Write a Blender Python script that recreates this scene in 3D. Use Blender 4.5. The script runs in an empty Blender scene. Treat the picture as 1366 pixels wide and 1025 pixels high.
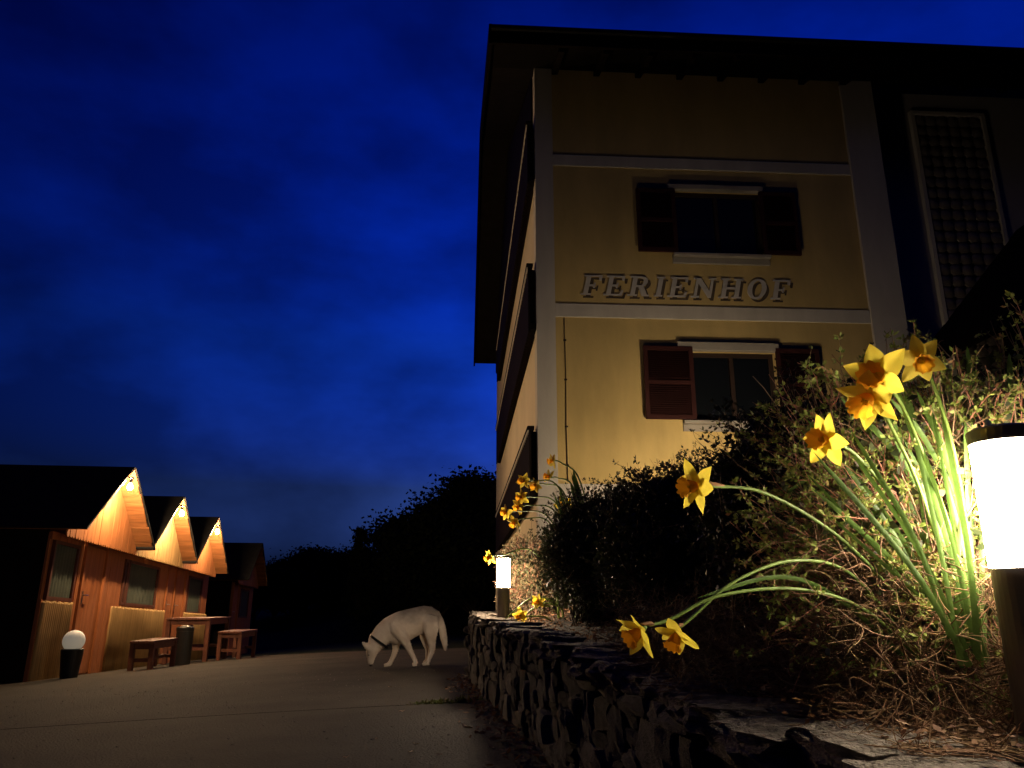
import bpy, bmesh, math, random
import numpy as np
from mathutils import Vector, Matrix, noise
R = math.radians
sc = bpy.context.scene
COL = sc.collection

# ------------------------------------------------------------------ camera, sky, exposure
H = .7
PITCH = math.atan(292 / 1026)
cam = bpy.data.objects.new('camera', bpy.data.cameras.new('camera'))
COL.objects.link(cam)
cam.location = (0, 0, H)
cam.rotation_euler = (math.pi / 2 + PITCH, 0, 0)
cam.data.sensor_width = 36
cam.data.lens = 36 * 1026 / 1366
cam.data.clip_start = .05
cam.data.clip_end = 2000
sc.camera = cam
sc.view_settings.view_transform = 'Standard'
sc.view_settings.look = 'None'
sc.view_settings.exposure = 0
sc.view_settings.gamma = 1
sc.cycles.use_denoising = True
sc.cycles.max_bounces = 5
sc.cycles.sample_clamp_indirect = 4

world = bpy.data.worlds.new('World')
sc.world = world
world.use_nodes = True
WN, WL = world.node_tree.nodes, world.node_tree.links
bg = WN['Background']
sky = WN.new('ShaderNodeTexSky')
sky.sky_type = 'NISHITA'
sky.sun_disc = False
sky.sun_elevation = R(-4)
sky.sun_rotation = R(18)
bw = WN.new('ShaderNodeRGBToBW')
WL.new(sky.outputs[0], bw.inputs[0])
tc = WN.new('ShaderNodeTexCoord')
sep = WN.new('ShaderNodeSeparateXYZ')
WL.new(tc.outputs['Generated'], sep.inputs[0])
ramp = WN.new('ShaderNodeValToRGB')           # dark haze bank low over the land, clear deep blue above, same all round
ramp.color_ramp.elements[0].position = 0.0
ramp.color_ramp.elements[0].color = (.001, .002, .006, 1)
e = ramp.color_ramp.elements.new(.14); e.color = (.0024, .006, .028, 1)
e = ramp.color_ramp.elements.new(.32); e.color = (.002, .022, .26, 1)
ramp.color_ramp.elements[-1].position = .62
ramp.color_ramp.elements[-1].color = (0, .044, 1, 1)
WL.new(sep.outputs['Z'], ramp.inputs[0])
mapn = WN.new('ShaderNodeMapping')
mapn.inputs['Scale'].default_value = (1.6, 1.6, 3.0)
WL.new(tc.outputs['Generated'], mapn.inputs[0])
cl = WN.new('ShaderNodeTexNoise')
cl.inputs['Scale'].default_value = 2.7
cl.inputs['Detail'].default_value = 5
cl.inputs['Roughness'].default_value = .52
WL.new(mapn.outputs[0], cl.inputs['Vector'])
clr = WN.new('ShaderNodeMapRange')
clr.inputs['From Min'].default_value = .36
clr.inputs['From Max'].default_value = .64
clr.inputs['To Min'].default_value = .66
clr.inputs['To Max'].default_value = 1.32
WL.new(cl.outputs['Fac'], clr.inputs['Value'])
m1 = WN.new('ShaderNodeMath'); m1.operation = 'MULTIPLY'
pw = WN.new('ShaderNodeMath'); pw.operation = 'POWER'; pw.inputs[1].default_value = 2.2
WL.new(bw.outputs[0], pw.inputs[0])
WL.new(pw.outputs[0], m1.inputs[0]); WL.new(clr.outputs[0], m1.inputs[1])
mx = WN.new('ShaderNodeVectorMath'); mx.operation = 'SCALE'
WL.new(ramp.outputs[0], mx.inputs[0]); WL.new(m1.outputs[0], mx.inputs['Scale'])
WL.new(mx.outputs[0], bg.inputs[0])
bg.inputs[1].default_value = 410

# ------------------------------------------------------------------ helpers
cp, sp = math.cos(PITCH), math.sin(PITCH)
def at(x, y, Y):
    """the point of the place seen at photo position x, y whose distance north is Y"""
    a, b = (x - 683) / 1026, (512.5 - y) / 1026
    t = Y / (cp - b * sp)
    return Vector((a * t, Y, H + (sp + b * cp) * t))

def gz(x, y):
    """height of the yard: it drains to the left and falls away at the back"""
    return .028 * x - (.0035 * x * x if x < 0 else 0) - .024 * min(30, max(0, y - 11))

def gnd(x, y):
    lo, hi = .5, 80
    for i in range(50):
        m = (lo + hi) / 2
        p = at(x, y, m)
        if p.z > gz(p.x, p.y): lo = m
        else: hi = m
    p = at(x, y, lo)
    return Vector((p.x, p.y, gz(p.x, p.y)))

def tag(o, label=None, cat=None, group=None, kind=None):
    if label: o['label'] = label
    if cat: o['category'] = cat
    if group: o['group'] = group
    if kind: o['kind'] = kind
    return o

def empty(name, loc=(0, 0, 0), rot=(0, 0, 0), parent=None):
    o = bpy.data.objects.new(name, None)
    COL.objects.link(o)
    o.location = loc
    o.rotation_euler = rot
    o.empty_display_size = .1
    o.parent = parent
    return o

def obj(name, me, mat=None, parent=None, loc=None, rot=None, scale=None, smooth=False):
    o = bpy.data.objects.new(name, me)
    COL.objects.link(o)
    if mat is not None:
        for m in (mat if isinstance(mat, (list, tuple)) else [mat]):
            if m.name not in me.materials: me.materials.append(m)
    if parent is not None: o.parent = parent
    if loc is not None: o.location = loc
    if rot is not None: o.rotation_euler = rot
    if scale is not None: o.scale = scale
    if smooth: me.shade_smooth()
    return o

def copy_tree(o, parent=None):
    c = o.copy()
    COL.objects.link(c)
    c.parent = parent
    for ch in list(o.children):
        copy_tree(ch, c)
    return c

class MB:
    def __init__(s): s.v = []; s.f = []; s.m = []
    def add(s, vs, fs, m=0):
        n = len(s.v)
        s.v += [tuple(v) for v in vs]
        s.f += [tuple(i + n for i in f) for f in fs]
        s.m += [m] * len(fs)
    def box(s, x0, x1, y0, y1, z0, z1, m=0):
        s.add([(x0, y0, z0), (x1, y0, z0), (x1, y1, z0), (x0, y1, z0), (x0, y0, z1), (x1, y0, z1), (x1, y1, z1), (x0, y1, z1)],
              [(3, 2, 1, 0), (4, 5, 6, 7), (0, 1, 5, 4), (1, 2, 6, 5), (2, 3, 7, 6), (3, 0, 4, 7)], m)
    def bar(s, a, b, w, h, up=(0, 0, 1), m=0):
        a, b = Vector(a), Vector(b)
        t = (b - a).normalized()
        r = t.cross(Vector(up)).normalized()
        u = r.cross(t)
        vs = []
        for p in (a, b):
            for i, j in ((-1, -1), (1, -1), (1, 1), (-1, 1)):
                vs.append(p + r * (i * w / 2) + u * (j * h / 2))
        s.add(vs, [(3, 2, 1, 0), (4, 5, 6, 7), (0, 1, 5, 4), (1, 2, 6, 5), (2, 3, 7, 6), (3, 0, 4, 7)], m)
    def poly(s, pts, y0, y1, m=0):
        """outline in x,z extruded along y"""
        n = len(pts)
        s.add([(x, y0, z) for x, z in pts] + [(x, y1, z) for x, z in pts],
              [tuple(range(n)), tuple(range(2 * n - 1, n - 1, -1))] + [((i + 1) % n, i, i + n, (i + 1) % n + n) for i in range(n)], m)
    def polyx(s, pts, x0, x1, m=0):
        """outline in y,z extruded along x"""
        n = len(pts)
        s.add([(x0, y, z) for y, z in pts] + [(x1, y, z) for y, z in pts],
              [tuple(range(n)), tuple(range(2 * n - 1, n - 1, -1))] + [((i + 1) % n, i, i + n, (i + 1) % n + n) for i in range(n)], m)
    def tube(s, pts, rad, n=8, caps=True, m=0):
        pts = [Vector(p) for p in pts]
        if not isinstance(rad, (list, tuple)): rad = [rad] * len(pts)
        vs = []
        ref = None
        for i, p in enumerate(pts):
            t = (pts[min(i + 1, len(pts) - 1)] - pts[max(i - 1, 0)]).normalized()
            if ref is None:
                ref = t.orthogonal().normalized()
            ref = (ref - t * ref.dot(t)).normalized()
            b = t.cross(ref)
            for k in range(n):
                a = 2 * math.pi * k / n
                vs.append(p + (ref * math.cos(a) + b * math.sin(a)) * rad[i])
        fs = [(i * n + k, i * n + (k + 1) % n, (i + 1) * n + (k + 1) % n, (i + 1) * n + k) for i in range(len(pts) - 1) for k in range(n)]
        if caps:
            fs += [tuple(range(n - 1, -1, -1)), tuple((len(pts) - 1) * n + k for k in range(n))]
        s.add(vs, fs, m)
    def lathe(s, prof, n=24, m=0, c=(0, 0, 0)):
        vs = [(c[0] + r * math.cos(2 * math.pi * k / n), c[1] + r * math.sin(2 * math.pi * k / n), c[2] + z) for r, z in prof for k in range(n)]
        fs = [(i * n + k, i * n + (k + 1) % n, (i + 1) * n + (k + 1) % n, (i + 1) * n + k) for i in range(len(prof) - 1) for k in range(n)]
        fs += [tuple(range(n - 1, -1, -1)), tuple((len(prof) - 1) * n + k for k in range(n))]
        s.add(vs, fs, m)
    def mesh(s, name):
        me = bpy.data.meshes.new(name)
        me.from_pydata(s.v, [], s.f)
        if any(s.m): me.polygons.foreach_set('material_index', s.m)
        me.update()
        bm = bmesh.new(); bm.from_mesh(me)
        bmesh.ops.recalc_face_normals(bm, faces=bm.faces)
        bm.to_mesh(me); bm.free()
        return me
    def build(s, name, mat, parent=None, bevel=0, smooth=False, **k):
        me = s.mesh(name)
        if bevel:
            bm = bmesh.new(); bm.from_mesh(me)
            bmesh.ops.bevel(bm, geom=list(bm.edges), offset=bevel, segments=1, affect='EDGES', clamp_overlap=True)
            bm.to_mesh(me); bm.free()
        return obj(name, me, mat, parent, smooth=smooth, **k)

def np_mesh(name, V, F):
    """V (n,3) and F (m,k), k the same for all faces"""
    me = bpy.data.meshes.new(name)
    n, (m, k) = len(V), F.shape
    me.vertices.add(n)
    me.vertices.foreach_set('co', np.ascontiguousarray(V, dtype=np.float32).ravel())
    me.loops.add(m * k)
    me.loops.foreach_set('vertex_index', np.ascontiguousarray(F, dtype=np.int32).ravel())
    me.polygons.add(m)
    me.polygons.foreach_set('loop_start', np.arange(0, m * k, k, dtype=np.int32))
    me.update(calc_edges=True)
    return me

def leaves_mesh(name, P, D, W, curl=.0):
    """rhombic leaves: base P, length vector D, half width vector W"""
    n = len(P)
    V = np.stack([P, P + D * .45 + W, P + D, P + D * .45 - W], 1).reshape(-1, 3)
    return np_mesh(name, V, np.arange(4 * n).reshape(n, 4))

def unit(a): return a / (np.linalg.norm(a, axis=-1, keepdims=True) + 1e-9)

def tubes_mesh(name, P, Rad, sides=3):
    """P (n,k,3) polylines with radii (n,k)"""
    n, k, _ = P.shape
    T = np.empty_like(P)
    T[:, 1:-1] = P[:, 2:] - P[:, :-2]; T[:, 0] = P[:, 1] - P[:, 0]; T[:, -1] = P[:, -1] - P[:, -2]
    T = unit(T)
    ref = np.tile(np.array([.31, .22, .92]), (n, k, 1))
    A = unit(np.cross(T, ref)); B = np.cross(T, A)
    ring = []
    for j in range(sides):
        a = 2 * math.pi * j / sides
        ring.append(P + (A * math.cos(a) + B * math.sin(a)) * Rad[..., None])
    V = np.stack(ring, 2)                                   # n,k,s,3
    idx = np.arange(n * k * sides).reshape(n, k, sides)
    a = idx[:, :-1]; b = idx[:, 1:]
    F = np.stack([a, np.roll(a, -1, 2), np.roll(b, -1, 2), b], -1).reshape(-1, 4)
    return np_mesh(name, V.reshape(-1, 3), F)

# ------------------------------------------------------------------ materials
def mat(name, col, rough=.8, spec=.3, noise_s=0, noise_a=.25, bump=0, bump_s=None, col2=None, metal=0, detail=5, coord='Object', stretch=None, trans=0, hue=0):
    m = bpy.data.materials.new(name)
    m.use_nodes = True
    N, L = m.node_tree.nodes, m.node_tree.links
    b = N['Principled BSDF']
    b.inputs['Base Color'].default_value = (*col, 1)
    b.inputs['Roughness'].default_value = rough
    b.inputs['Specular IOR Level'].default_value = spec
    b.inputs['Metallic'].default_value = metal
    if noise_s:
        t = N.new('ShaderNodeTexCoord')
        v = t.outputs[coord]
        if stretch:
            mp = N.new('ShaderNodeMapping'); mp.inputs['Scale'].default_value = stretch
            L.new(v, mp.inputs[0]); v = mp.outputs[0]
        nz = N.new('ShaderNodeTexNoise')
        nz.inputs['Scale'].default_value = noise_s; nz.inputs['Detail'].default_value = detail; nz.inputs['Roughness'].default_value = .6
        L.new(v, nz.inputs['Vector'])
        mr = N.new('ShaderNodeMapRange')
        mr.inputs['From Min'].default_value = .3; mr.inputs['From Max'].default_value = .7
        L.new(nz.outputs['Fac'], mr.inputs['Value'])
        mixn = N.new('ShaderNodeMix'); mixn.data_type = 'RGBA'
        c2 = col2 or tuple(c * (1 - noise_a) for c in col)
        mixn.inputs['A'].default_value = (*c2, 1); mixn.inputs['B'].default_value = (*col, 1)
        L.new(mr.outputs[0], mixn.inputs['Factor'])
        L.new(mixn.outputs['Result'], b.inputs['Base Color'])
        if bump:
            n2 = N.new('ShaderNodeTexNoise')
            n2.inputs['Scale'].default_value = bump_s or noise_s * 4; n2.inputs['Detail'].default_value = 6
            L.new(v, n2.inputs['Vector'])
            bp = N.new('ShaderNodeBump'); bp.inputs['Strength'].default_value = bump; bp.inputs['Distance'].default_value = .02
            L.new(n2.outputs['Fac'], bp.inputs['Height']); L.new(bp.outputs[0], b.inputs['Normal'])
    if trans:
        tr = N.new('ShaderNodeBsdfTranslucent')
        ms = N.new('ShaderNodeMixShader'); ms.inputs[0].default_value = trans
        src = b.inputs['Base Color']
        if src.is_linked: L.new(src.links[0].from_socket, tr.inputs[0])
        else: tr.inputs[0].default_value = (*col, 1)
        out = N['Material Output']
        L.new(b.outputs[0], ms.inputs[1]); L.new(tr.outputs[0], ms.inputs[2]); L.new(ms.outputs[0], out.inputs[0])
    return m

def island_mat(name, cols, rough=.6, trans=.25, spec=.3):
    """foliage: each leaf (mesh island) takes its own tone"""
    m = bpy.data.materials.new(name); m.use_nodes = True
    N, L = m.node_tree.nodes, m.node_tree.links
    b = N['Principled BSDF']
    g = N.new('ShaderNodeNewGeometry')
    r = N.new('ShaderNodeValToRGB')
    els = r.color_ramp.elements
    els[0].color = (*cols[0], 1); els[-1].color = (*cols[-1], 1)
    for i, c in enumerate(cols[1:-1]):
        e = els.new((i + 1) / (len(cols) - 1)); e.color = (*c, 1)
    L.new(g.outputs['Random Per Island'], r.inputs[0])
    L.new(r.outputs[0], b.inputs['Base Color'])
    b.inputs['Roughness'].default_value = rough
    b.inputs['Specular IOR Level'].default_value = spec
    if trans:
        tr = N.new('ShaderNodeBsdfTranslucent'); L.new(r.outputs[0], tr.inputs[0])
        ms = N.new('ShaderNodeMixShader'); ms.inputs[0].default_value = trans
        L.new(b.outputs[0], ms.inputs[1]); L.new(tr.outputs[0], ms.inputs[2]); L.new(ms.outputs[0], N['Material Output'].inputs[0])
    return m

def emit_mat(name, col, strength):
    m = bpy.data.materials.new(name); m.use_nodes = True
    N, L = m.node_tree.nodes, m.node_tree.links
    b = N['Principled BSDF']
    b.inputs['Base Color'].default_value = (.8, .8, .8, 1)
    b.inputs['Emission Color'].default_value = (*col, 1)
    b.inputs['Emission Strength'].default_value = strength
    return m

M = {}
M['plaster_yellow'] = mat('plaster_yellow', (.69, .52, .22), .9, .1, 1.0, .32, .25, 60, detail=9, stretch=(1.4, 1.4, .45))
M['plaster_white'] = mat('plaster_white', (.66, .62, .56), .9, .1, .9, .22, .12, 50, stretch=(2.5, 2.5, .5))
M['trim_white'] = mat('trim_white', (.42, .39, .35), .9, .1, 2, .25, .12, 50)
M['plaster_grey'] = mat('plaster_grey', (.45, .42, .42), .9, .1, 1.0, .15, .1, 50)
M['plaster_cream'] = mat('plaster_cream', (.72, .62, .45), .9, .1, .8, .14, .1, 50)
M['dark_wood'] = mat('dark_wood', (.015, .011, .010), .85, .04, 6, .5, .2, 40, stretch=(1, 1, .12))
M['soffit'] = mat('soffit', (.008, .006, .005), .85, .1, 3, .5, .1, 30)
M['roof_tile'] = mat('roof_tile', (.02, .017, .016), .95, .04, 4, .4, .2, 30)
M['shutter'] = mat('shutter', (.050, .015, .014), .7, .2, 5, .3, .1, 50)
M['window_frame'] = mat('window_frame', (.045, .028, .022), .5, .3, 8, .3)
M['glass'] = mat('glass', (.008, .010, .013), .06, .6, 2, .2)
M['lace'] = mat('lace', (.045, .05, .052), .9, .1, 5, .3, stretch=(8, 1, .3))
M['letter_face'] = mat('letter_face', (.60, .57, .54), .8, .2, 9, .15)
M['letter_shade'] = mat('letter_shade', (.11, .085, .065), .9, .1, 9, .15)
M['glass_block'] = mat('glass_block', (.20, .17, .15), .25, .5, 3, .25, .15, 9)
M['mortar'] = mat('mortar', (.06, .055, .055), .9, .1, 8, .3)
M['stone'] = mat('stone', (.17, .155, .15), .9, .15, 4, .55, .8, 26, coord='Object')
M['stone_pale'] = mat('stone_pale', (.23, .21, .20), .9, .15, 5, .5, .8, 24)
M['stone_dark'] = mat('stone_dark', (.10, .09, .088), .9, .15, 4, .5, .8, 26)
M['stone_cap'] = mat('stone_cap', (.32, .275, .23), .92, .12, 7, .68, 1.0, 22)
M['mortar_dark'] = mat('mortar_dark', (.028, .026, .026), .95, .05, 9, .4)
M['concrete'] = mat('concrete', (.053, .047, .039), .85, .15, 1.3, .55, .8, 70, detail=10)
M['asphalt'] = mat('asphalt', (.050, .044, .038), .85, .2, 1.4, .45, .5, 60, detail=9)
M['soil'] = mat('soil', (.024, .018, .013), .95, .1, 5, .5, .6, 40)
M['grass_dark'] = mat('grass_dark', (.012, .016, .008), .95, .05, .8, .5, .3, 20)
M['larch'] = mat('larch', (.45, .175, .066), .6, .25, 5, .42, .25, 22, stretch=(3, 3, .28))
M['larch_red'] = mat('larch_red', (.44, .155, .058), .55, .3, 5, .42, .25, 22, stretch=(3, 3, .25))
M['larch_pale'] = mat('larch_pale', (.58, .37, .16), .65, .25, 6, .4, .25, 24, stretch=(3, 3, .28))
M['larch_roof'] = mat('larch_roof', (.42, .175, .065), .6, .25, 5, .5, .3, 22, stretch=(3, .3, 3))
M['roof_felt'] = mat('roof_felt', (.02, .019, .019), .9, .1, 6, .4)
M['blind'] = mat('blind', (.105, .125, .105), .8, .2, 3, .2, stretch=(5, 1, .4))
M['furn'] = mat('furn', (.13, .045, .028), .55, .35, 6, .4, .2, 30, stretch=(2, 2, .6))
M['black_metal'] = mat('black_metal', (.012, .012, .013), .45, .4, 9, .3)
M['brown_metal'] = mat('brown_metal', (.16, .125, .11), .42, .5, 3, .18, metal=.2, stretch=(1, 1, .1))
M['steel'] = mat('steel', (.5, .5, .5), .3, .5, 9, .2, metal=1)
M['opal'] = mat('opal', (.80, .77, .68), .35, .4, 2, .05)
M['globe'] = emit_mat('globe', (1, .86, .62), .16)
M['lamp_near'] = emit_mat('lamp_near', (1, .84, .63), 90)
M['lamp_far'] = emit_mat('lamp_far', (1, .76, .52), 290)
M['lamp_wall'] = emit_mat('lamp_wall', (1, .76, .47), 660)
M['bulb'] = emit_mat('bulb', (1, .66, .34), 3900)
M['fur'] = None
M['petal'] = mat('petal', (.92, .76, .11), .55, .3, 60, .3, .25, 160, col2=(.90, .64, .045), trans=.5, stretch=(1, 1, 1))
M['trumpet'] = mat('trumpet', (.94, .50, .03), .55, .3, 50, .35, .3, 180, col2=(.94, .37, .015), trans=.55)
M['flower_heart'] = mat('flower_heart', (.85, .65, .02), .6, .3, 50, .2, trans=.3)
M['stem_green'] = mat('stem_green', (.20, .30, .055), .45, .4, 12, .35, trans=.12, stretch=(1, 1, .3))
M['daffodil_leaf'] = mat('daffodil_leaf', (.12, .21, .040), .42, .45, 18, .4, .1, 60, trans=.22)
M['spathe'] = mat('spathe', (.42, .22, .11), .8, .2, 40, .4, trans=.3)
M['twig_red'] = mat('twig_red', (.52, .21, .14), .65, .3, 14, .5)
M['twig_brown'] = mat('twig_brown', (.34, .21, .125), .75, .2, 14, .5)
M['twig_dark'] = mat('twig_dark', (.05, .032, .022), .8, .2, 14, .4)
M['bark'] = mat('bark', (.035, .026, .02), .9, .1, 6, .5, .5, 20)
M['leaf_near'] = island_mat('leaf_near', [(.19, .26, .05), (.28, .36, .08), (.36, .40, .11), (.23, .30, .06), (.40, .20, .10)], .5, .3)
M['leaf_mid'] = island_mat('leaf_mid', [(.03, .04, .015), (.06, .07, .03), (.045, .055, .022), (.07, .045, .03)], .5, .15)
M['leaf_far'] = island_mat('leaf_far', [(.10, .11, .05), (.16, .13, .06), (.13, .10, .06), (.08, .09, .04)], .5, .15)
M['leaf_tree'] = island_mat('leaf_tree', [(.010, .014, .006), (.018, .022, .010), (.013, .017, .007)], .8, .1, .05)
M['straw'] = island_mat('straw', [(.25, .15, .07), (.18, .09, .045), (.34, .22, .11), (.13, .065, .035), (.28, .15, .075)], .75, .15)
M['dead_leaf'] = island_mat('dead_leaf', [(.17, .075, .035), (.28, .15, .07), (.12, .05, .03), (.35, .24, .15)], .8, .2)
M['weed'] = island_mat('weed', [(.09, .13, .035), (.14, .16, .05), (.12, .09, .04)], .6, .25)
M['collar'] = mat('collar', (.006, .006, .007), .6, .3, 20, .3)
M['dark_eye'] = mat('dark_eye', (.012, .009, .008), .25, .5, 9, .2)

# ------------------------------------------------------------------ ground, yard, hills
def grid_sheet(name, xs, ys, zf, m, kind='structure', parent=None):
    nx, ny = len(xs), len(ys)
    V = np.array([(x, y, zf(x, y)) for y in ys for x in xs])
    F = np.array([(j * nx + i, j * nx + i + 1, (j + 1) * nx + i + 1, (j + 1) * nx + i) for j in range(ny - 1) for i in range(nx - 1)])
    o = obj(name, np_mesh(name, V, F), m, parent, smooth=True)
    tag(o, kind=kind)
    return o
XS = [-900, -400, -150, -60, -30, -20] + list(np.arange(-14, 8.1, 1.0)) + [12, 20, 40, 90, 250, 900]
YS = [-400, -100, -30, -10, -4] + list(np.arange(-2, 24, 1.0)) + [28, 35, 45, 60, 90, 150, 400, 1200]
def far_gz(x, y):
    x2 = max(-14, min(8, x))
    return gz(x2, y) - .03
grid_sheet('ground', XS, YS, far_gz, M['grass_dark'])

# the concrete yard: two pours with an open joint between them
def joint(x): return 6.10 + .12 * (x + .35) - .012 * (x + .35) ** 2 * 0
def yard(name, y0f, y1f, n, m='concrete'):
    xs = list(np.arange(-9.5, 2.6, .5))
    V, F = [], []
    for j in range(n + 1):
        for x in xs:
            a, b = y0f(x), y1f(x)
            y = a + (b - a) * j / n
            V.append((x, y, gz(x, y) + .006))
    nx = len(xs)
    F = [(j * nx + i, j * nx + i + 1, (j + 1) * nx + i + 1, (j + 1) * nx + i) for j in range(n) for i in range(nx - 1)]
    bm = bmesh.new()
    vs = [bm.verts.new(v) for v in V]
    for f in F: bm.faces.new([vs[i] for i in f])
    r = bmesh.ops.extrude_face_region(bm, geom=list(bm.faces))
    for g in r['geom']:
        if isinstance(g, bmesh.types.BMVert): g.co.z -= .08
    bmesh.ops.recalc_face_normals(bm, faces=bm.faces)
    me = bpy.data.meshes.new(name); bm.to_mesh(me); bm.free()
    return tag(obj(name, me, M[m]), kind='structure')
yard('concrete_yard', lambda x: -3, lambda x: joint(x) - .009, 18)
yard('concrete_yard', lambda x: joint(x) + .009, lambda x: 15.6 - .55 * (x + 1.1) if x < -1.1 else 15.6, 20)

# ------------------------------------------------------------------ raised bed
WALL = [(.78, .30), (.70, .80), (.57, 1.43), (.50, 1.80), (.42, 2.40), (.22, 3.50), (.03, 4.80), (-.22, 6.5), (-.43, 8.05)]
WALL_TOP = [(.3, .45), (1.8, .45), (2.4, .47), (3.5, .51), (6.5, .565), (8.05, .60)]
def wall_x(y):
    ys = [p[1] for p in WALL]; xs = [p[0] for p in WALL]
    return float(np.interp(y, ys, xs))
def wall_top(y):
    return float(np.interp(y, [p[0] for p in WALL_TOP], [p[1] for p in WALL_TOP]))
def bed_z(x, y):
    d = x - wall_x(y)
    n = noise.noise(Vector((x * 2.2, y * 2.2, 3.1))) * .02
    return wall_top(y) - .045 + .27 * max(0, d - .45) * min(1, max(0.15, (y - 1) / 5)) + n
def bed_grid():
    V, F = [], []
    ds = [.10, .2, .3, .45, .6, .8, 1.1, 1.5, 2, 2.7, 3.5, 5, 8]
    ys = list(np.arange(.2, 8.01, .2)) + [8.05]
    for y in ys:
        for d in ds:
            x = wall_x(y) + d
            V.append((x, y, bed_z(x, y)))
    yl = ys[-1]
    for y in (8.6, 9.2, 10, 11, 11.6, 12.6):
        for d in ds:
            x = wall_x(8.05) + .12 + d
            V.append((x, y, bed_z(x, 8.05)))
    nx = len(ds); ny = len(V) // nx
    F = [(j * nx + i, j * nx + i + 1, (j + 1) * nx + i + 1, (j + 1) * nx + i) for j in range(ny - 1) for i in range(nx - 1)]
    return np_mesh('bed_soil', np.array(V), np.array(F))
tag(obj('bed_soil', bed_grid(), M['soil'], smooth=True), kind='structure')

# ------------------------------------------------------------------ stone wall, each stone its own piece
rng = random.Random(5)
def stone_mesh(name, seed, cuts=3, rnd=.5, amp=.10, mat_=None):
    bm = bmesh.new()
    bmesh.ops.create_cube(bm, size=1)
    bmesh.ops.subdivide_edges(bm, edges=list(bm.edges), cuts=cuts, use_grid_fill=True)
    off = Vector((seed * 7.3, seed * 3.1, seed * 1.7))
    for v in bm.verts:
        c = v.co.copy()
        s = c.normalized() * .62
        c = c.lerp(s, rnd * max(0, (c.length - .5)) / .37)
        n = noise.noise_vector(c * 2.0 + off) * amp + noise.noise_vector(c * 5.3 + off) * amp * .45
        v.co = c + n
    me = bpy.data.meshes.new(name); bm.to_mesh(me); bm.free()
    me.materials.append(mat_)
    return me
SM = [stone_mesh('stone', i, 2, .55, .13, (M['stone'], M['stone_pale'], M['stone_dark'], M['stone'])[i % 4]) for i in range(12)]
CM = [stone_mesh('capstone', 40 + i, 7, .34, .15, M['stone_cap']) for i in range(7)]
wall = empty('stone_wall', (0, 0, 0))
tag(wall, 'low rubble stone retaining wall with flat capstones along the flower bed', 'stone wall')
core = MB()
pts = [(x, y) for x, y in WALL] + [(-.20, 8.30), (.5, 8.5), (1.6, 8.8)]
inner = []
for i, (x, y) in enumerate(pts):
    a = Vector(pts[max(i - 1, 0)]); b = Vector(pts[min(i + 1, len(pts) - 1)])
    t = (b - a).normalized(); n = Vector((t.y, -t.x))
    inner.append((Vector((x, y)) + n * .06, Vector((x, y)) + n * .36))
for i in range(len(pts) - 1):
    zt0 = wall_top(pts[i][1]) - .05; zt1 = wall_top(pts[i + 1][1]) - .05
    a, b, c, d = inner[i][0], inner[i + 1][0], inner[i + 1][1], inner[i][1]
    core.add([(a.x, a.y, -.3), (b.x, b.y, -.3), (c.x, c.y, -.3), (d.x, d.y, -.3), (a.x, a.y, zt0), (b.x, b.y, zt1), (c.x, c.y, zt1), (d.x, d.y, zt0)],
             [(0, 1, 5, 4), (4, 5, 6, 7), (2, 3, 7, 6)])
core.build('wall_core', M['mortar_dark'], wall)
# face stones: random rectangles packed on a fine grid along the run
path = []
for i in range(len(pts) - 1):
    a, b = Vector(pts[i]), Vector(pts[i + 1])
    path.append((a, b, (b - a).length))
TOTAL = sum(p[2] for p in path)
def along(s):
    for a, b, l in path:
        if s <= l: 
            t = (b - a) / l
            return a + t * s, t
        s -= l
    a, b, l = path[-1]
    t = (b - a) / l
    return b, t
start = 1.9
cell, rowh, rows = .062, .078, 8
ncol = int((TOTAL - .9 - start) / cell)
occ = [[False] * ncol for _ in range(rows)]
for r_ in range(rows):
    c = 0
    while c < ncol:
        if occ[r_][c]: c += 1; continue
        w = rng.choice((2, 2, 3, 3, 4, 1)); h = rng.choice((1, 1, 2, 2, 3))
        h = min(h, rows - r_)
        k = 0
        while k < w and c + k < ncol and not occ[r_][c + k]: k += 1
        w = k
        while h > 1 and any(occ[rr][cc] for rr in range(r_, r_ + h) for cc in range(c, c + w)): h -= 1
        for rr in range(r_, r_ + h):
            for cc in range(c, c + w): occ[rr][cc] = True
        s = start + (c + w / 2) * cell
        p, t = along(s)
        n = Vector((t.y, -t.x))
        top = wall_top(min(8.05, p.y)) - .05
        z0 = gz(p.x, p.y) - .04
        hh = (top - z0) / rows
        zc = z0 + (r_ + h / 2) * hh
        dep = rng.uniform(.12, .17)
        q = p + n * (.075 - rng.uniform(0, .028))
        obj('stone', rng.choice(SM), None, wall, loc=(q.x, q.y, zc + rng.uniform(-.006, .006)),
            rot=(rng.uniform(-.05, .05), rng.uniform(-.10, .10), math.atan2(t.y, t.x) + rng.uniform(-.07, .07)),
            scale=(w * cell * 1.02, dep, h * hh * 1.02))
        c += w
s = .12
while s < TOTAL - .9:
    w = rng.uniform(.13, .27) if s < 3.2 else rng.uniform(.18, .36)
    p, t = along(s + w / 2)
    n = Vector((t.y, -t.x))
    dep = rng.uniform(.22, .30) if p.y < 7.6 else .22
    q = p + n * (.115 + rng.uniform(-.025, .02))
    top = wall_top(min(8.05, p.y))
    obj('capstone', rng.choice(CM), None, wall, loc=(q.x, q.y, top - .028 + rng.uniform(-.016, .014)),
        rot=(rng.uniform(-.05, .05), rng.uniform(-.05, .05), math.atan2(t.y, t.x) + rng.uniform(-.12, .12)),
        scale=(w * .99, dep * rng.uniform(.85, 1.1), rng.uniform(.060, .090)))
    s += w * .97

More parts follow.
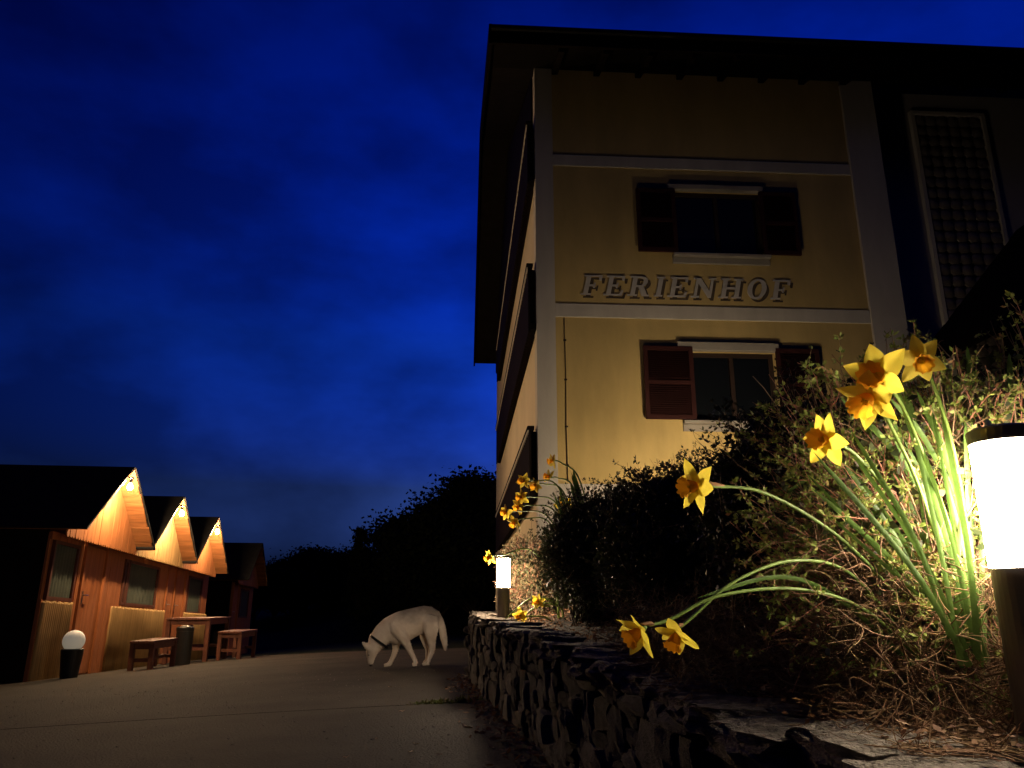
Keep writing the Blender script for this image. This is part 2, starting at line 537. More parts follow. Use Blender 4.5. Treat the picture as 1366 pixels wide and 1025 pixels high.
# ------------------------------------------------------------------ the guest house
house = empty('guest_house', (.40, 11.5, 0), (0, 0, R(3.54)))
tag(house, 'tall yellow plastered guest house with white bands, wooden balconies and overhanging roof', 'house')
ZT = 9.74
REC = .6          # the stair bay stands this far back
EW = 15.0         # east end
DP = 15.4         # depth
# front wall with two real window openings
OPEN = [(2.42, 3.79, 3.41, 4.54), (2.29, 3.82, 6.23, 7.40)]
b = MB()
def wall_with_holes(b, x0, x1, z0, z1, y, th, holes):
    xs = sorted({x0, x1, *[h[0] for h in holes], *[h[1] for h in holes]})
    zs = sorted({z0, z1, *[h[2] for h in holes], *[h[3] for h in holes]})
    for i in range(len(xs) - 1):
        for j in range(len(zs) - 1):
            cx, cz = (xs[i] + xs[i + 1]) / 2, (zs[j] + zs[j + 1]) / 2
            if any(h[0] < cx < h[1] and h[2] < cz < h[3] for h in holes): continue
            b.add([(xs[i], y, zs[j]), (xs[i + 1], y, zs[j]), (xs[i + 1], y, zs[j + 1]), (xs[i], y, zs[j + 1])], [(0, 1, 2, 3)])
    for hx0, hx1, hz0, hz1 in holes:
        b.add([(hx0, y, hz0), (hx1, y, hz0), (hx1, y, hz1), (hx0, y, hz1), (hx0, y + th, hz0), (hx1, y + th, hz0), (hx1, y + th, hz1), (hx0, y + th, hz1)],
              [(0, 1, 5, 4), (1, 2, 6, 5), (2, 3, 7, 6), (3, 0, 4, 7)])
wall_with_holes(b, .15, 6.0, 0, 9.9, 0, .22, OPEN)
me = bpy.data.meshes.new('front_wall'); me.from_pydata(b.v, [], b.f); me.update()
front = obj('front_wall', me, M['plaster_yellow'], house)
b = MB(); b.polyx([(.004, 0), (DP, 0), (DP, 9.7), (DP / 2, 13.0), (.004, 9.7)], 0, .25); b.build('side_wall', M['plaster_cream'], house)
b = MB(); b.box(.24, EW, DP - .2, DP, 0, 9.9); b.build('back_wall', M['plaster_cream'], house)
b = MB(); b.box(-.012, .29, -.035, .30, 0, ZT); b.build('corner_strip', M['plaster_white'], house)
b = MB(); b.box(5.48, 6.06, -.06, REC + .2, 0, ZT); b.build('pilaster', M['plaster_white'], house)
for z0, z1 in ((7.82, 8.03), (5.09, 5.32)):
    b = MB(); b.box(.292, 5.478, -.03, .02, z0, z1); b.build('band', M['plaster_white'], house, bevel=.006)
b = MB(); b.box(.292, 5.478, -.025, .02, 0, 2.42); b.build('plinth', M['plaster_white'], house, bevel=.006)
b = MB(); b.box(6.062, EW, REC, REC + .25, 0, 10.0); b.build('stair_bay_wall', M['plaster_grey'], house)

def window(x0, x1, z0, z1, sl, sr, sz0, sz1, lint, sill):
    f = MB()
    for a in ((x0, x0 + .07, z0, z1), (x1 - .07, x1, z0, z1)): f.box(a[0], a[1], .02, .09, a[2], a[3])
    f.box(x0 + .07, x1 - .07, .02, .09, z0, z0 + .07); f.box(x0 + .07, x1 - .07, .02, .09, z1 - .07, z1)
    xm = (x0 + x1) / 2
    f.box(xm - .03, xm + .03, .025, .09, z0 + .07, z1 - .07)
    w = f.build('window', M['window_frame'], house)
    for a, c in ((x0 + .07, xm - .045), (xm + .045, x1 - .07)):
        g = MB(); g.box(a, c, .050, .057, z0 + .07, z1 - .07); g.build('pane', M['glass'], w)
    g = MB()
    n = 60
    prof = [(x0 + (x1 - x0) * i / n, .13 + .012 * math.sin(i * 1.9) + .008 * math.sin(i * .7)) for i in range(n + 1)]
    g.add([(x, y, z) for z in (z0, z1) for x, y in prof], [(i, i + 1, n + 2 + i, n + 1 + i) for i in range(n)])
    g.build('curtain', M['lace'], w, smooth=True)
    for a, c in (sl, sr):
        s_ = MB(); y0, y1 = -.115, -.07
        st = .065
        s_.box(a, a + st, y0, y1, sz0, sz1); s_.box(c - st, c, y0, y1, sz0, sz1)
        zm = (sz0 + sz1) / 2
        for q in ((sz0, sz0 + st), (zm - .03, zm + .03), (sz1 - st, sz1)): s_.box(a + st, c - st, y0, y1, q[0], q[1])
        z = sz0 + st + .012
        while z < sz1 - st - .02:
            if abs(z + .012 - zm) > .045:
                s_.add([(a + st, y0 + .006, z), (c - st, y0 + .006, z), (c - st, y1 - .004, z + .026), (a + st, y1 - .004, z + .026),
                        (a + st, y0 + .006, z + .007), (c - st, y0 + .006, z + .007), (c - st, y1 - .004, z + .033), (a + st, y1 - .004, z + .033)],
                       [(3, 2, 1, 0), (4, 5, 6, 7), (0, 1, 5, 4), (1, 2, 6, 5), (2, 3, 7, 6), (3, 0, 4, 7)])
            z += .034
        s_.box(a + st - .004, c - st + .004, y1 - .003, y1 + .004, sz0 + .01, sz1 - .01)
        for hz in (sz0 + .15, sz1 - .15):     # strap hinges reaching back to the wall
            hx = c - .03 if a < x0 else a + .03
            s_.box(hx - .02, hx + .02, y1, .005, hz - .015, hz + .015)
        s_.build('shutter', M['shutter'], w)
    l_ = MB(); l_.box(lint[0], lint[1], -.10, .01, lint[2], lint[3]); l_.build('lintel', M['trim_white'], w, bevel=.006)
    l_ = MB(); l_.box(sill[0], sill[1], -.13, .12, sill[3] - .05, sill[3]); l_.box(sill[0], sill[1], -.05, .004, sill[2], sill[3] - .052); l_.build('sill', M['trim_white'], w, bevel=.006)
    return w
window(*OPEN[0], (1.66, 2.45), (3.80, 4.50), 3.42, 4.60, (2.22, 3.86, 4.555, 4.69), (2.25, 3.92, 3.25, 3.405))
window(*OPEN[1], (1.67, 2.33), (3.77, 4.40), 6.24, 7.39, (2.22, 3.86, 7.41, 7.50), (2.25, 3.88, 6.07, 6.225))

# lettering: slab serif capitals leaning right, with a dark shade below and to the right
def letter_outline(ch):
    sw, sr, h = .19, .075, 1.0       # stem, serif thickness, height
    def stem_I(x): return [(x - .08, 0), (x + sw + .08, 0), (x + sw + .08, sr), (x + sw, sr), (x + sw, h - sr), (x + sw + .08, h - sr), (x + sw + .08, h), (x - .08, h), (x - .08, h - sr), (x, h - sr), (x, sr), (x - .08, sr)]
    if ch == 'I': return [stem_I(.1)], .42
    if ch == 'F': return [[(0, 0), (.42, 0), (.42, sr), (.29, sr), (.29, .44), (.46, .44), (.46, .36), (.53, .36), (.53, .62), (.46, .62), (.46, .53), (.29, .53), (.29, h - sr), (.62, h - sr), (.66, .74), (.75, .74), (.75, h), (0, h), (0, h - sr), (.1, h - sr), (.1, sr), (0, sr)]], .78
    if ch == 'E': return [[(0, 0), (.76, 0), (.79, .28), (.70, .28), (.65, sr), (.29, sr), (.29, .46), (.46, .46), (.46, .38), (.53, .38), (.53, .64), (.46, .64), (.46, .55), (.29, .55), (.29, h - sr), (.62, h - sr), (.66, .76), (.75, .76), (.75, h), (0, h), (0, h - sr), (.1, h - sr), (.1, sr), (0, sr)]], .82
    if ch == 'N': return [[(0, 0), (.34, 0), (.34, sr), (.23, sr), (.23, .72), (.72, 0), (.84, 0), (.84, h - sr), (.95, h - sr), (.95, h), (.63, h), (.63, h - sr), (.73, h - sr), (.73, .33), (.29, h), (0, h), (0, h - sr), (.11, h - sr), (.11, sr), (0, sr)]], .98
    if ch == 'H': return [[(0, 0), (.41, 0), (.41, sr), (.30, sr), (.30, .46), (.66, .46), (.66, sr), (.55, sr), (.55, 0), (.96, 0), (.96, sr), (.85, sr), (.85, h - sr), (.96, h - sr), (.96, h), (.55, h), (.55, h - sr), (.66, h - sr), (.66, .56), (.30, .56), (.30, h - sr), (.41, h - sr), (.41, h), (0, h), (0, h - sr), (.11, h - sr), (.11, sr), (0, sr)]], 1.0
    if ch == 'O':
        o = [(.42 + .40 * math.cos(a), .5 + .52 * math.sin(a)) for a in np.linspace(0, 2 * math.pi, 33)[:-1]]
        i = [(.42 + .20 * math.cos(a), .5 + .43 * math.sin(a)) for a in np.linspace(0, 2 * math.pi, 33)[:-1]]
        return [o, i], .88
    if ch == 'R':
        arc = [(.48 + .27 * math.cos(a), .735 + .265 * math.sin(a)) for a in np.linspace(math.pi / 2, -math.pi / 2, 13)]
        inn = [(.46 + .12 * math.cos(a), .735 + .185 * math.sin(a)) for a in np.linspace(-math.pi / 2, math.pi / 2, 9)]
        o = [(0, 0), (.41, 0), (.41, sr), (.30, sr), (.30, .46), (.40, .46), (.60, 0), (.90, 0), (.90, sr), (.80, sr), (.62, .48)] + arc[::-1][1:] + [(0, h), (0, h - sr), (.11, h - sr), (.11, sr), (0, sr)]
        return [o, [(.30, .55)] + inn + [(.30, .92)]], .92
def letter_mesh(ch):
    spl, adv = letter_outline(ch)
    cu = bpy.data.curves.new('letter', 'CURVE')
    cu.dimensions = '2D'; cu.fill_mode = 'BOTH'; cu.extrude = .5
    for s_ in spl:
        sp_ = cu.splines.new('POLY'); sp_.points.add(len(s_) - 1)
        for p, (x, y) in zip(sp_.points, s_): p.co = (x + .20 * y, y, 0, 1)
        sp_.use_cyclic_u = True
    o = bpy.data.objects.new('tmp', cu); COL.objects.link(o)
    dg = bpy.context.evaluated_depsgraph_get()
    me = bpy.data.meshes.new_from_object(o.evaluated_get(dg))
    bpy.data.objects.remove(o); bpy.data.curves.remove(cu)
    return me, adv
text = 'FERIENHOF'
meshes = {ch: letter_mesh(ch) for ch in set(text)}
advs = [meshes[c][1] + .16 for c in text]
LH = .345
u = (4.16 - .70) / (sum(advs) - .1)
x = .70
for i, ch in enumerate(text):
    me, adv = meshes[ch]
    src = np.empty(len(me.vertices) * 3); me.vertices.foreach_get('co', src); src = src.reshape(-1, 3)
    faces = [tuple(p.vertices) for p in me.polygons]
    b = MB()
    n0 = len(src)
    def put(dx, dz, y0, y1): return [(p[0] * u + dx, y0 + (y1 - y0) * (p[2] + .5), p[1] * LH + dz) for p in src]
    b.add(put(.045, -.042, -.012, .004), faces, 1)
    b.add(put(0, 0, -.030, -.016), faces, 0)
    me2 = b.mesh('letter')
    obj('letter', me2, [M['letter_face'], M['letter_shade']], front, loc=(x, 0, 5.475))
    x += advs[i] * u

# cable running up the wall with clips
b = MB(); b.tube([(.44, -.012, 2.45), (.43, -.012, 3.3), (.44, -.012, 4.2), (.43, -.012, 5.08)], .007, 6)
for z in (2.7, 3.3, 4.05, 4.7): b.box(.415, .46, -.022, .003, z - .012, z + .012)
b.build('wall_cable', M['window_frame'], house)

# roof: overhanging eaves, ridge running across
b = MB()
b.polyx([(-1.0, 9.49), (-1.0, 9.69), (8.35, 14.06), (17.0, 9.86), (17.0, 9.62), (8.35, 13.85)], -.78, EW + .5)
roof = b.build('roof', M['roof_tile'], house)
b = MB(); b.polyx([(-.97, 9.44), (.02, 9.745), (.02, 9.775), (-.97, 9.47)], -.74, EW + .4); b.build('soffit', M['soffit'], roof)
b = MB(); b.box(-.80, EW + .52, -1.06, -1.002, 9.37, 9.70); b.build('fascia', M['dark_wood'], roof)
b = MB()
b.add([(-.84, -1.06, 9.36), (-.84, 8.35, 13.72), (-.84, 8.35, 14.10), (-.84, -1.06, 9.73), (-.782, -1.06, 9.36), (-.782, 8.35, 13.72), (-.782, 8.35, 14.10), (-.782, -1.06, 9.73)],
      [(0, 1, 2, 3), (7, 6, 5, 4), (0, 4, 5, 1), (1, 5, 6, 2), (2, 6, 7, 3), (3, 7, 4, 0)]); b.build('bargeboard', M['dark_wood'], roof)
b = MB()
b.add([(-.84, 17.06, 9.52), (-.84, 8.352, 13.72), (-.84, 8.352, 14.10), (-.84, 17.06, 9.89), (-.782, 17.06, 9.52), (-.782, 8.352, 13.72), (-.782, 8.352, 14.10), (-.782, 17.06, 9.89)],
      [(3, 2, 1, 0), (4, 5, 6, 7), (1, 5, 4, 0), (2, 6, 5, 1), (3, 7, 6, 2), (0, 4, 7, 3)]); b.build('bargeboard', M['dark_wood'], roof)
raf = MB(); raf.bar((0, -.95, 9.40), (0, -.004, 9.69), .10, .11); rm = raf.mesh('rafter')
xx = .35
while xx < 9.5:
    obj('rafter', rm, M['dark_wood'], roof, loc=(xx, -.001, 0)); xx += .74
b = MB(); b.tube([(-.8, -1.125, 9.60), (EW + .5, -1.125, 9.60)], .055, 10); b.build('gutter', M['black_metal'], roof)
# dark boarded gable under the rake
b = MB()
yy = .3
while yy < DP - .3:
    top = 9.68 + min(yy, DP - yy) * .44 - .05
    b.box(-.05, -.004, yy, yy + .16, 8.7, top); yy += .17
b.build('gable_boarding', M['dark_wood'], house)

# balconies on the gable side: boarded rails with scalloped lower edge
def balcony(zf, zr, y0, y1):
    s_ = MB(); s_.box(-.10, -.002, y0, y1, zf - .02, zf + .08)
    bal = s_.build('balcony', M['dark_wood'], house)
    bd = MB()
    w = .145
    y = y0
    k = 0
    while y < y1 - w:
        arc = [(y + w / 2 - (w / 2 - .004) * math.cos(a), zf - .02 - .06 * math.sin(a)) for a in np.linspace(0, math.pi, 7)]
        bd.polyx(arc + [(y + w - .004, zr - .06), (y + .004, zr - .06)], -.14, -.105)
        y += w; k += 1
    bd.build('railing_boards', M['dark_wood'], bal)
    h_ = MB(); h_.box(-.17, -.06, y0 - .04, y1, zr - .058, zr); h_.build('handrail', M['dark_wood'], bal, bevel=.008)
    for py in np.arange(y0 + .1, y1, 2.9):
        p_ = MB(); p_.box(-.10, -.02, py, py + .09, zf + .081, zr - .06); p_.build('post', M['dark_wood'], bal)
    t_ = MB()
    y = y0
    while y < y1 - .2:                      # pale scalloped valance board under the handrail
        arc = [(y + .1 - .1 * math.cos(a), zr - .075 - .035 * math.sin(a)) for a in np.linspace(0, math.pi, 6)]
        t_.polyx([(y, zr - .06)] + arc + [(y + .2, zr - .06)], -.162, -.143)
        y += .2
    t_.build('valance', M['plaster_white'], bal)
for zf, zr in ((2.24, 3.30), (4.90, 6.0), (7.56, 8.66)):
    balcony(zf, zr, .0, 12.2)

# glass block window of the stair bay
gx0, gx1, gz0, gz1 = 7.17, 8.47, 4.4, 9.5
b = MB(); b.box(gx0, gx1, REC - .02, REC - .002, gz0, gz1)
gw = b.build('glass_block_window', M['mortar'], house)
fr = MB()
for a in ((gx0 - .07, gx0, gz0, gz1), (gx1, gx1 + .07, gz0, gz1), (gx0 - .07, gx1 + .07, gz1, gz1 + .07)): fr.box(a[0], a[1], REC - .09, REC - .001, a[2], a[3])
fr.build('window_surround', M['plaster_white'], gw)
gb = bmesh.new(); bmesh.ops.create_cube(gb, size=1)
bmesh.ops.bevel(gb, geom=list(gb.edges), offset=.14, segments=2, affect='EDGES')
gbm = bpy.data.meshes.new('glass_block'); gb.to_mesh(gbm); gb.free()
gbm.materials.append(M['glass_block']); gbm.shade_smooth()
nc, pitch = 6, (gx1 - gx0) / 6
nr = int((gz1 - gz0) / pitch)
for i in range(nc):
    for j in range(nr):
        obj('glass_block', gbm, None, gw, loc=(gx0 + pitch * (i + .5), REC - .03, gz1 - pitch * (j + .5)), scale=(pitch * .90, .075, pitch * .90))
# steep dark porch roof in front of the stair bay
b = MB()
prA, prB, prC = (6.30, 4.42), (8.75, 7.17), (11.2, 4.42)
th = .16
b.poly([prA, prB, prC, (prC[0] - .2, prC[1]), (prB[0], prB[1] - .24), (prA[0] + .2, prA[1])], -1.7, .55)
porch = b.build('porch_roof', M['roof_tile'], house)
b = MB(); k = 6.6
while k < 10.9:
    top = 7.17 - abs(k + .09 - 8.75) * 1.122 - .3
    if top > 4.3: b.box(k, k + .17, -1.45, -1.41, 4.1, top)
    k += .18
b.build('porch_gable', M['dark_wood'], porch)
for px in (6.7, 10.7):
    b = MB(); b.box(px, px + .16, -1.5, -1.34, .5, 4.6); b.build('porch_post', M['dark_wood'], porch)

# ------------------------------------------------------------------ bollard lamps
def bollard(loc, emat, label, r=.062):
    o = empty('bollard_lamp', loc)
    tag(o, label, 'lamp', 'bollard lamps in the flower bed')
    b = MB(); b.lathe([(r * 1.45, -.03), (r * 1.45, .012), (r * 1.05, .022)], 28); b.build('base_plate', M['brown_metal'], o, smooth=False)
    b = MB(); b.lathe([(r * .97, .0), (r * .97, .316)], 32); p = b.build('post', M['brown_metal'], o, smooth=False)
    b = MB(); b.lathe([(r * .985, .318), (r, .33), (r, .545), (r * .985, .556)], 32); b.build('diffuser', emat, o)
    b = MB(); b.lathe([(r * 1.03, .557), (r * 1.04, .562), (r * 1.04, .582), (r * .9, .587), (.006, .590)], 32); c = b.build('cap', M['brown_metal'], o)
    b = MB(); b.lathe([(.007, .588), (.006, .594), (.004, .600), (.001, .604)], 12, c=(-.035, -.015, 0)); b.build('cap_screw', M['opal'], c)
    for q in (0, 1, 2):
        a = q * 2.09 + .5
        b = MB(); b.lathe([(.007, .013), (.007, .020), (.003, .023)], 6, c=(r * 1.25 * math.cos(a), r * 1.25 * math.sin(a), 0)); b.build('bolt', M['steel'], o)
    return o
NEAR = Vector((.977, 1.5, .447))
FARL = Vector((-.075, 6.85, .512))
HID = Vector((2.85, 9.2, 1.22))
bollard(NEAR, M['lamp_near'], 'glowing bollard lamp beside the big daffodils at the end of the stone wall')
bollard(FARL, M['lamp_far'], 'small glowing bollard lamp above the far corner of the stone wall', .056)
fl = empty('garden_floodlight', HID, (R(2), 0, R(3.5)))
tag(fl, 'floodlight behind the hedge that lights the yellow house wall', 'floodlight')
b = MB(); b.tube([(0, 0, -.1), (0, 0, .42)], .018, 8); b.build('stake', M['black_metal'], fl)
b = MB()
b.box(-.16, .16, -.06, -.04, .40, .62); b.box(-.16, -.145, -.04, .07, .40, .62); b.box(.145, .16, -.04, .07, .40, .62); b.box(-.145, .145, -.04, .07, .40, .415); b.box(-.145, .145, -.04, .055, .605, .62)
b.build('housing', M['black_metal'], fl)
b = MB(); b.box(-.14, .14, -.02, .0, .42, .60); b.build('lens', M['lamp_wall'], fl)

# ------------------------------------------------------------------ wooden huts
HD = Vector((-.124, 1, 0)).normalized()
HANG = math.atan2(HD.y, HD.x)
HP = Vector((-6.65, 11.0, -.34))
TILT = math.atan(.034)
def hut_loc(s): return HP + HD * s + Vector((0, 0, -.034 * s))
APX, EAV, HW = 3.27, 2.08, 1.53
def make_hut(s0, x0, x1, wins, door, label, mats, low, dim=False):
    """local x runs along the row, +y into the hut; facade at y=0, gable and valance stand .16 proud"""
    mg, ml = mats
    o = empty('wooden_hut', hut_loc(s0), (0, TILT, HANG))
    tag(o, label, 'hut', 'gabled wooden huts in a row beside the yard')
    cx = 1.2
    # wall of vertical boards with openings
    wb = MB(); x = x0
    rr = random.Random(int(s0 * 10))
    wb.box(x0 + .01, x1 - .01, .03, .06, .0, 2.05)
    holes = list(wins) + [door]
    while x < x1 - .02:
        w = min(rr.uniform(.11, .15), x1 - x)
        segs = [(0, 2.06)]
        for (a, c, z0, z1) in holes:
            if x + w > a and x < c:
                segs = [q for q in ((0, z0), (z1, 2.06)) if q[1] - q[0] > .02]
        for q in segs: wb.box(x, x + w - .008, rr.uniform(-.004, .004), .028, q[0], q[1])
        x += w
    wb.build('board_wall', ml, o)
    # lower skirt of round battens
    if low:
        for a, c in low:
            lb = MB(); x = a
            while x < c - .03:
                zt = 1.08 + .012 * math.sin(x * 30)
                lb.tube([(x + .03, -.012, .0), (x + .03, -.012, 1.05), (x + .03, -.02, zt)], [.032, .032, .028], 7); x += .062
            lb.build('batten_skirt', M['larch_pale'], o, smooth=True)
    bx = MB(); bx.box(x0, x0 + .03, .06, 2.4, 0, 2.1); bx.box(x1 - .03, x1, .06, 2.4, 0, 2.1); bx.box(x0 + .03, x1 - .03, 2.37, 2.4, 0, 2.1); bx.build('hut_body', M['dark_wood'], o)
    for (a, c, z0, z1) in wins:
        f = MB()
        f.box(a, a + .05, -.02, .03, z0, z1); f.box(c - .05, c, -.02, .03, z0, z1); f.box(a + .05, c - .05, -.02, .03, z0, z0 + .05); f.box(a + .05, c - .05, -.02, .03, z1 - .05, z1)
        w_ = f.build('window', M['furn'], o)
        g = MB(); n = 40
        g.add([(a + .03 + (c - a - .06) * i / n, .012 + .008 * math.sin(i * 1.3), z) for z in (z0 + .03, z1 - .03) for i in range(n + 1)], [(i, i + 1, n + 2 + i, n + 1 + i) for i in range(n)])
        g.build('blind', M['blind'], w_, smooth=True)
        g = MB(); g.box(a + .05, c - .05, -.006, -.002, z0 + .05, z1 - .05)
        pm = g.build('pane', M['hut_glass'], w_)
    a, c, z0, z1 = door
    d_ = MB(); x = a + .01
    while x < c - .02:
        w = min(.19, c - x); d_.box(x, x + w - .006, .004, .03, .03, z1 - .02); x += w
    dd = d_.build('door', M['larch_red'], o)
    h_ = MB(); h_.tube([(a + .10, .004, 1.22), (a + .10, -.045, 1.22)], .009, 8); h_.tube([(a + .10, -.045, 1.22), (a + .21, -.045, 1.22)], .009, 8); h_.box(a + .08, a + .12, -.004, .004, 1.08, 1.28)
    h_.build('handle', M['steel'], dd)
    f = MB(); f.box(a - .07, a, -.03, .035, 0, z1 + .05); f.box(c, c + .07, -.03, .035, 0, z1 + .05); f.build('door_frame', M['larch_red'], dd)
    # gable of boards whose lower ends are scalloped
    sl = (APX - EAV) / HW
    gb_ = MB(); x = cx - 1.5
    while x < cx + 1.5 - .01:
        w = .10
        zt0 = APX - .05 - abs(x - cx) * sl; zt1 = APX - .05 - abs(x + w - cx) * sl
        arc = [(x + w / 2 - (w / 2 - .002) * math.cos(t), 2.03 - .045 * math.sin(t)) for t in np.linspace(0, math.pi, 7)]
        gb_.poly(arc + [(x + w - .002, max(zt1, 2.06)), (x + .002, max(zt0, 2.06))], -.205 + rr.uniform(-.003, .003), -.18)
        x += w
    gb_.build('gable_boards', mg, o)
    if x0 < -.45:
        vb = MB(); x = x0
        while x < -.01:
            w = .10; arc = [(x + w / 2 - (w / 2 - .002) * math.cos(t), 2.03 - .045 * math.sin(t)) for t in np.linspace(0, math.pi, 7)]
            vb.poly(arc + [(x + w - .002, 2.12), (x + .002, 2.12)], -.205, -.18); x += w
        vb.box(x0, 0, -.18, 2.45, 2.10, 2.13)
        vb.build('valance', mg, o)
    # roof: planks running front to back, felt on top
    ln = math.hypot(HW, APX - EAV)
    for sd in (-1, 1):
        dirv = Vector((sd * HW, 0, EAV - APX)).normalized()
        nrm = Vector((-dirv.z * sd, 0, dirv.x * sd)); nrm = nrm if nrm.z > 0 else -nrm
        n = 10; w = ln / n
        ft = MB()
        p0 = Vector((cx, 0, APX)) + nrm * .035; p1 = p0 + dirv * (ln + .03)
        for p, q in ((p0, p1),):
            vs = [Vector((p.x, -.50, p.z)), Vector((q.x, -.50, q.z)), Vector((q.x, 2.5, q.z)), Vector((p.x, 2.5, p.z))]
            ft.add([v for v in vs] + [v + nrm * .025 for v in vs], [(3, 2, 1, 0), (4, 5, 6, 7), (0, 1, 5, 4), (1, 2, 6, 5), (2, 3, 7, 6), (3, 0, 4, 7)])
        rf = ft.build('roof_slope', M['roof_felt'], o)
        for k in range(n):
            pk = MB()
            c_ = Vector((cx, 0, APX)) + dirv * (w * (k + .5)) + nrm * (.012 + rr.uniform(-.004, .004))
            ang = math.atan2(dirv.z, dirv.x)
            hw = w / 2 - .004
            vs = []
            for yy in (-.48 + rr.uniform(-.012, .012), 2.45):
                for (i_, j_) in ((-1, -1), (1, -1), (1, 1), (-1, 1)):
                    q = c_ + dirv * (i_ * hw) + nrm * (j_ * .011)
                    vs.append((q.x, yy, q.z))
            pk.add(vs, [(3, 2, 1, 0), (4, 5, 6, 7), (0, 1, 5, 4), (1, 2, 6, 5), (2, 3, 7, 6), (3, 0, 4, 7)])
            pk.build('roof_plank', M['larch_roof'], rf)
    return o
M['hut_glass'] = bpy.data.materials.new('hut_glass'); M['hut_glass'].use_nodes = True
_N, _L = M['hut_glass'].node_tree.nodes, M['hut_glass'].node_tree.links
_t = _N.new('ShaderNodeBsdfTransparent'); _g = _N.new('ShaderNodeBsdfGlossy'); _g.inputs['Roughness'].default_value = .05
_m = _N.new('ShaderNodeMixShader'); _m.inputs[0].default_value = .06
_L.new(_t.outputs[0], _m.inputs[1]); _L.new(_g.outputs[0], _m.inputs[2]); _L.new(_m.outputs[0], _N['Material Output'].inputs[0])

make_hut(.6, -.27, 3.0, [(-.17, .72, 1.10, 1.95), (2.80, 2.99, 1.12, 1.93)], (1.02, 1.85, .02, 2.0), 'reddish wooden hut with the globe lamp standing by its door', (M['larch'], M['larch_red']), [(-.25, .72), (2.40, 3.0)])
make_hut(3.6, 0, 3.0, [(.02, 1.76, 1.12, 1.93)], (2.45, 2.98, .02, 2.0), 'paler wooden hut between two redder ones, behind the small table', (M['larch_pale'], M['larch']), [(0, 2.40)])
make_hut(6.6, 0, 2.9, [(1.05, 2.3, 1.07, 1.92)], (.05, .75, .02, 2.0), 'wooden hut at the far end of the lit row beyond the table', (M['larch'], M['larch_red']), [(.85, 2.9)])
make_hut(12.4, 0, 3.0, [(1.05, 2.3, 1.07, 1.92)], (.05, .75, .02, 2.0), 'unlit wooden hut standing apart in the dark past the others', (M['larch'], M['larch_red']), None)

def bulb(s, label):
    o = empty('bulb_lamp', hut_loc(s - .5) + HD.cross(Vector((0, 0, 1))) * .56 + Vector((0, 0, 3.10)), (0, TILT, HANG))
    tag(o, label, 'lamp', 'bulbs under the hut gables')
    b = MB(); b.lathe([(.022, -.11), (.026, -.10), (.026, -.04), (.04, -.03), (.04, -.005)], 16); b.build('socket', M['black_metal'], o, smooth=False)
    b = MB(); b.lathe([(.012, -.108), (.03, -.13), (.042, -.165), (.036, -.20), (.015, -.222), (.002, -.226)], 16); b.build('bulb', M['bulb'], o, smooth=True)
    b = MB(); b.bar((0, .02, -.015), (0, .085, .01), .03, .02); b.build('bracket', M['black_metal'], o)
bulb(2.1, 'lit bulb under the gable of the reddish hut with the globe lamp')
bulb(5.1, 'lit bulb under the gable of the middle pale hut')
bulb(8.1, 'lit bulb under the gable of the hut at the far end of the row')

# ------------------------------------------------------------------ yard furniture
def frame_furniture(name, loc, rz, w, l, h, top_t, leg, label, cat, group=None):
    """end frame faces local -y; length runs along +y"""
    o = empty(name, loc, (0, 0, rz))
    tag(o, label, cat, group)
    n = max(3, int(w / .11)); pw_ = w / n
    for k in range(n):
        b = MB(); b.box(-w / 2 + k * pw_ + .003, -w / 2 + (k + 1) * pw_ - .003, 0, l, h - top_t, h); b.build('top_plank', M['furn'], o, bevel=.004)
    for sx in (-1, 1):
        for y in (.03, l - .03 - leg):
            x0 = -w / 2 if sx < 0 else w / 2 - leg
            b = MB(); b.box(x0, x0 + leg, y, y + leg, -.02, h - top_t - .002); b.build('leg', M['furn'], o, bevel=.005)
    ry = h - top_t - .09
    for y in (.05, l - .05 - .03):
        b = MB(); b.box(-w / 2 + leg, w / 2 - leg, y, y + .03, ry, h - top_t - .004); b.build('end_rail', M['furn'], o)
        b = MB(); b.box(-w / 2 + leg, w / 2 - leg, y, y + .04, h * .28, h * .28 + .055); b.build('stretcher', M['furn'], o)
    for sx in (-1, 1):
        xc = sx * (w / 2 - leg / 2)
        b = MB(); b.box(xc - .015, xc + .015, .03 + leg, l - .03 - leg, ry, h - top_t - .004); b.build('side_rail', M['furn'], o)
    b = MB(); b.box(-.02, .02, .09, l - .09, h * .28 + .004, h * .28 + .05); b.build('long_stretcher', M['furn'], o)
    return o
p = (gnd(218, 887) + gnd(272, 884)) / 2
tw = (gnd(272, 884) - gnd(218, 887)).length
p.z = gz(p.x, p.y)
S = p.y / 1067
frame_furniture('wooden_table', p, R(4), 57 * S, 1.5, 57 * S, .04, .085, 'dark wooden table in front of the huts with a black bin under it', 'table')
p1 = at(185, 889, 13.0); p1.z = gz(p1.x, p1.y)

frame_furniture('wooden_bench', p1, R(5), 31 * p1.y / 1067, 1.2, 37 * p1.y / 1067, .04, .075, 'dark wooden bench between the table and the pale hut', 'bench', 'benches at the wooden table')
p2 = (gnd(288, 882) + gnd(318, 880)) / 2; p2.z = gz(p2.x, p2.y)
frame_furniture('wooden_bench', p2, R(4), 31 * p2.y / 1067, 1.3, 36 * p2.y / 1067, .04, .075, 'dark wooden bench on the open yard side of the table', 'bench', 'benches at the wooden table')
pb = gnd(242, 887.5)
o = empty('waste_bin', pb); tag(o, 'black cylindrical bin standing at the end of the wooden table', 'bin')
rb, hb = 10.5 * pb.y / 1067, 48 * pb.y / 1067
b = MB(); b.lathe([(rb, -.02), (rb * 1.0, .03), (rb * 1.02, hb * .88)], 24); b.build('body', M['black_metal'], o, smooth=False)
b = MB(); b.lathe([(rb * 1.05, hb * .882), (rb * 1.06, hb * .97), (rb * .9, hb)], 24); b.build('rim', M['black_metal'], o)
